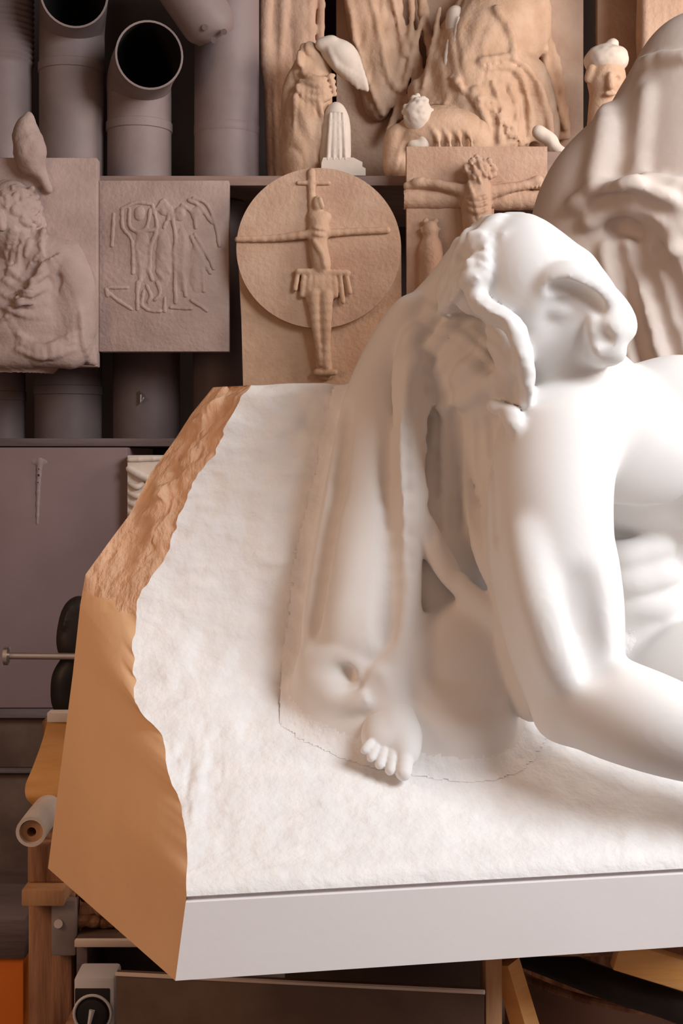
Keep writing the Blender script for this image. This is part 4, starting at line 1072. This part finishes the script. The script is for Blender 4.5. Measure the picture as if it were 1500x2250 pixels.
# workbench side carrying clamp: beam
# curved orange plywood sheet
Dp = 2.62
mb = MB()
pr = spline([(108, 1568, 0.00), (92, 1630, -0.01), (70, 1690, -0.03), (56, 1725, -0.05), (57, 1752, -0.06), (70, 1768, -0.05)], 6)
n = len(pr)
outer = [P(p[0], p[1], Dp+p[2]) for p in pr]
Vv = []
for p in outer:
    x, y, z = p
    Vv += [(x, y, z), (x+0.11, y+0.02, z+0.0), (x+0.11, y+0.026, z-0.002), (x+0.006, y+0.008, z)]
Fc = []
for i in range(n-1):
    for k_ in range(4):
        Fc.append((4*i+k_, 4*i+(k_+1) % 4, 4*(i+1)+(k_+1) % 4, 4*(i+1)+k_))
Fc += [(3, 2, 1, 0), tuple(4*(n-1)+k_ for k_ in range(4))]
mb.add(Vv, Fc); 
pw = empty('plywood_sheet', outer[-1], 'bent orange plywood sheet with pale top edge, behind the lower ochre side', 'sheet')
mb.build('curved_sheet', M_orange, pw)
t0 = P(104, 1566, Dp); MB().box(t0[0], t0[0]+0.10, Dp-0.004, Dp+0.028, t0[2]-0.018, t0[2]+0.001, 0.002).build('edge_strip', M_paper, pw)
# rolled paper
rl = empty('paper_roll', P(70, 1862, 2.45), 'short grey paper roll, open brown end toward the viewer, below the plywood sheet', 'roll')
MB().tube([P(68, 1828, 2.42), P(88, 1800, 2.50), P(118, 1762, 2.62)], 33*2.45/F, 28, inner=0.006).build('rolled_sheet', M_paper, rl)
MB().tube([P(69, 1828, 2.43), P(88, 1801, 2.50), P(117, 1764, 2.61)], 25*2.45/F, 24, inner=0.012).build('cardboard_core', M_wood_red, rl)
# post and ledge it rests on
ps = empty('timber_post', P(105, 2250, 2.55)[:2]+(0,), 'worn reddish brown timber post under the paper roll, grey bracket on it', 'post')
ps.location = (P(105, 0, 2.5)[0], 2.55, 0)
zl = P(0, 1940, 2.5)[2]
MB().box(P(62, 0, 2.5)[0], P(158, 0, 2.5)[0], 2.50, 2.58, 0.0, zl-0.03, 0.004).build('upright', M_wood, ps)
MB().box(P(58, 0, 2.5)[0], P(150, 0, 2.5)[0], 2.46, 2.62, zl-0.03, zl, 0.003).build('crosspiece', M_wood_red, ps)
MB().box(P(60, 0, 2.5)[0], P(150, 0, 2.5)[0], 2.50, 2.60, zl, P(0, 1858, 2.5)[2], 0.004).build('spacer', M_wood, ps)
MB().box(P(108, 0, 2.46)[0], P(163, 0, 2.46)[0], 2.475, 2.50, P(0, 2108, 2.46)[2], P(0, 1985, 2.46)[2], 0.004).build('bracket', M_grey, ps)
MB().tube([P(128, 2030, 2.470), P(128, 2030, 2.478)], 0.008, 12).build('bolt', M_steel, ps)
# clamp beam: what the clamp and sheet stand on
bn = empty('rear_bench', (-0.6, 2.95, 0), 'dark timber bench behind the ochre side, carrying the black clamp', 'bench')
zc = P(0, 1566, Dk)[2]
MB().box(P(112, 0, Dk)[0], P(300, 0, Dk)[0], 2.86, 3.06, zc-0.03, zc, 0.003).build('bench_top', M_wood, bn)
MB().box(P(170, 0, Dk)[0], P(200, 0, Dk)[0], 2.90, 2.96, 0, zc-0.03, 0.003).build('leg', M_wood, bn)
MB().box(P(260, 0, Dk)[0], P(290, 0, Dk)[0], 2.90, 2.96, 0, zc-0.03, 0.003).build('leg', M_wood, bn)
# orange crate at the corner
oc = empty('orange_crate', P(0, 2250, 2.7)[:2]+(0,), 'orange painted wooden crate in the lower left corner under a grey ledge', 'crate')
oc.location = (-0.75, 2.8, 0)
zo1 = P(0, 2105, 2.70)[2]
MB().box(-1.0, P(52, 0, 2.7)[0], 2.70, 3.0, 0.0, zo1, 0.004).build('side_board', M_orange2, oc)
MB().box(-1.02, P(58, 0, 2.7)[0], 2.69, 3.02, zo1+0.001, P(0, 2015, 2.70)[2], 0.004).build('lid', M_shelf_dark, oc)
# low shelf with stone chips and a dial timer
ls = empty('low_shelf', (-0.4, 2.6, 0), 'low dark shelf with a cream front edge beneath the ochre side', 'shelf')
Dl = 2.45
z_a, z_b = P(0, 2066, Dl)[2], P(0, 2082, Dl)[2]
xa, xb = P(163, 0, Dl)[0], P(430, 0, Dl)[0]
MB().box(xa, xb, Dl, Dl+0.012, z_b, z_a, 0.002).build('front_edge', M_tag, ls)
MB().box(xa, xb, Dl+0.012, Dl+0.30, z_b, z_a-0.001, 0.002).build('shelf_board', M_board, ls)
MB().box(xa, xb, Dl+0.20, Dl+0.22, 0, z_b, 0.002).build('back_or_shade_panel', M_shelf_dark, ls)
MB().box(xa, xa+0.02, Dl+0.02, Dl+0.20, 0, z_b, 0.002).build('side_panel', M_shelf_dark, ls)
MB().box(xb-0.02, xb, Dl+0.02, Dl+0.20, 0, z_b, 0.002).build('side_panel', M_shelf_dark, ls)
for i in range(26):
    bm = bmesh.new(); bmesh.ops.create_icosphere(bm, subdivisions=2, radius=1)
    r_ = rnd.uniform(0.010, 0.019)
    sd_ = rnd.uniform(0, 50)
    for v in bm.verts:
        k_ = 1+0.35*float(vnoise(v.co.x*1.7+sd_, v.co.y*1.7, v.co.z*1.7)); v.co = Vector((v.co.x*r_*k_*1.3, v.co.y*r_*k_, v.co.z*r_*k_))
    lay = i // 11
    cx = P(180+(i % 11)*9.5+lay*5, 0, Dl+0.07)[0]; cy = Dl+0.06+0.035*((i*7) % 3)
    zmin = min(v.co.z for v in bm.verts)
    vs = [(v.co.x+cx, v.co.y+cy, v.co.z-zmin+z_a+lay*0.024) for v in bm.verts]
    fs = [[v.index for v in f.verts] for f in bm.faces]; bm.free()
    o = link('stone_chip', vs, fs, M_board if i % 3 else M_wood, None, False)
    thing(o, 'dark stone chip heaped on the low cream-edged shelf', 'stone chip', 'dark stone chips on the low shelf')
# timer box
Dt = 2.30
tm = empty('dial_timer', P(210, 2300, Dt), 'small white box with a black round dial face, bottom left under the block', 'timer')
mb = MB(); x0, x1 = P(162, 0, Dt)[0], P(252, 0, Dt)[0]; zt_, zb_ = P(0, 2148, Dt)[2], P(0, 2262, Dt)[2]
mb.box(x0, x1, Dt, Dt+0.07, zb_, zt_, 0.006).build('case', M_white, tm)
MB().box(x0+0.002, x1-0.008, Dt-0.002, Dt+0.004, zb_+0.003, zt_-0.018, 0.002).build('face_plate', M_black, tm)
c_ = P(204, 2226, Dt)
ring = [(c_[0]+0.031*math.cos(a), Dt-0.003, c_[2]+0.031*math.sin(a)) for a in np.linspace(0, 2*math.pi, 41)]
MB().tube(ring, 0.0025, 8).build('dial_ring', M_white, tm)
MB().tube([(c_[0], Dt-0.001, c_[2]), (c_[0], Dt-0.008, c_[2]), (c_[0], Dt-0.010, c_[2])], [0.026, 0.025, 0.020], 32).build('dial', M_black, tm)
MB().tube([(c_[0]-0.004, Dt-0.012, c_[2]-0.014), (c_[0]+0.001, Dt-0.012, c_[2]+0.010)], [0.003, 0.005], 8).build('pointer', M_white, tm)
tp = empty('timer_shelf', (x0, Dt, 0), 'narrow wooden box supporting the white dial timer', 'box')
MB().box(x0-0.02, x1+0.02, Dt-0.005, Dt+0.10, 0.02, zb_-0.0005, 0.003).build('box', M_wood, tp)
MB().box(x0-0.03, x1+0.03, Dt-0.01, Dt+0.11, 0, 0.02, 0.003).build('foot_board', M_shelf_dark, tp)

# dark brown board beneath the block
bd = empty('leaning_board', (0, 2.2, 0), 'dark brown speckled board with thin pale top edge, below the white front band', 'board')
q0, q1 = P(255, 2120, 2.20), P(1064, 2180, 1.96)
mb = MB(); dn = 0.018
vt = [(q0[0], q0[1], 0), (q1[0], q1[1], 0), (q1[0], q1[1], q1[2]), (q0[0], q0[1], P(0, 2140, 2.2)[2])]
vt2 = [(x, y+dn, z) for x, y, z in vt]
mb.add(vt+vt2, [(0, 1, 2, 3), (7, 6, 5, 4), (0, 4, 5, 1), (1, 5, 6, 2), (2, 6, 7, 3), (3, 7, 4, 0)])
mb.build('panel', M_board, bd, False)
MB().tube([vt[3], vt[2]], 0.0035, 6).build('edge_strip', M_tag, bd)
# right side: brown panel, black hose arcs, orange plank
pn = empty('brown_panel', (0.5, 2.3, 0), 'smooth pinkish brown tub side below the right end of the block', 'tub')
rim = []; 
kk = spline([(1112, 2120, 2.42), (1165, 2152, 2.36), (1240, 2182, 2.30), (1340, 2208, 2.26), (1480, 2228, 2.25), (1750, 2240, 2.25)], 6)
top_ = [P(*p) for p in kk]; mb = MB(); n = len(top_)
outl = top_+[(x*0.98+0.01, y, 0.0) for x, y, z in top_]
inn = [(x, y+0.02, z) for x, y, z in outl]
fcs = [(n+i, n+i+1, i+1, i) for i in range(n-1)]
mb.add(outl+inn, fcs+[tuple(2*n+v for v in q[::-1]) for q in fcs]+[(i, i+1, 2*n+i+1, 2*n+i) for i in range(n-1)])
mb.build('side', mat('pink_brown_enamel', (0.26, 0.15, 0.115), (0.31, 0.18, 0.14), 0.5, 4), pn)
MB().tube(top_, 0.007, 10).build('rim', M_wood, pn)
hs = spline([(1130, 2085, 2.30), (1220, 2118, 2.22), (1330, 2160, 2.16), (1440, 2195, 2.13), (1560, 2225, 2.12), (1750, 2180, 2.15)], 6)
o = MB().tube([P(*p) for p in hs], 34*2.15/F, 20).build('rubber_hose', M_black, None)
thing(o, 'thick black rubber hose sagging under the right end of the white block', 'hose')
ob = MB(); pa, pb = P(1355, 2100, 1.965), P(1640, 2188, 1.965)
dv = (Vector(pb)-Vector(pa)); L_ = dv.length; ang = math.atan2(dv.z, dv.x)
ob.box(pa[0], pa[0]+L_, 1.965, 1.99, pa[2]-0.022, pa[2]+0.022, 0.003, Matrix.Rotation(-ang, 3, 'Y'), pa)
o = ob.build('orange_plank', M_orange, None); thing(o, 'short orange plank end slanting under the lower right corner of the block', 'plank')
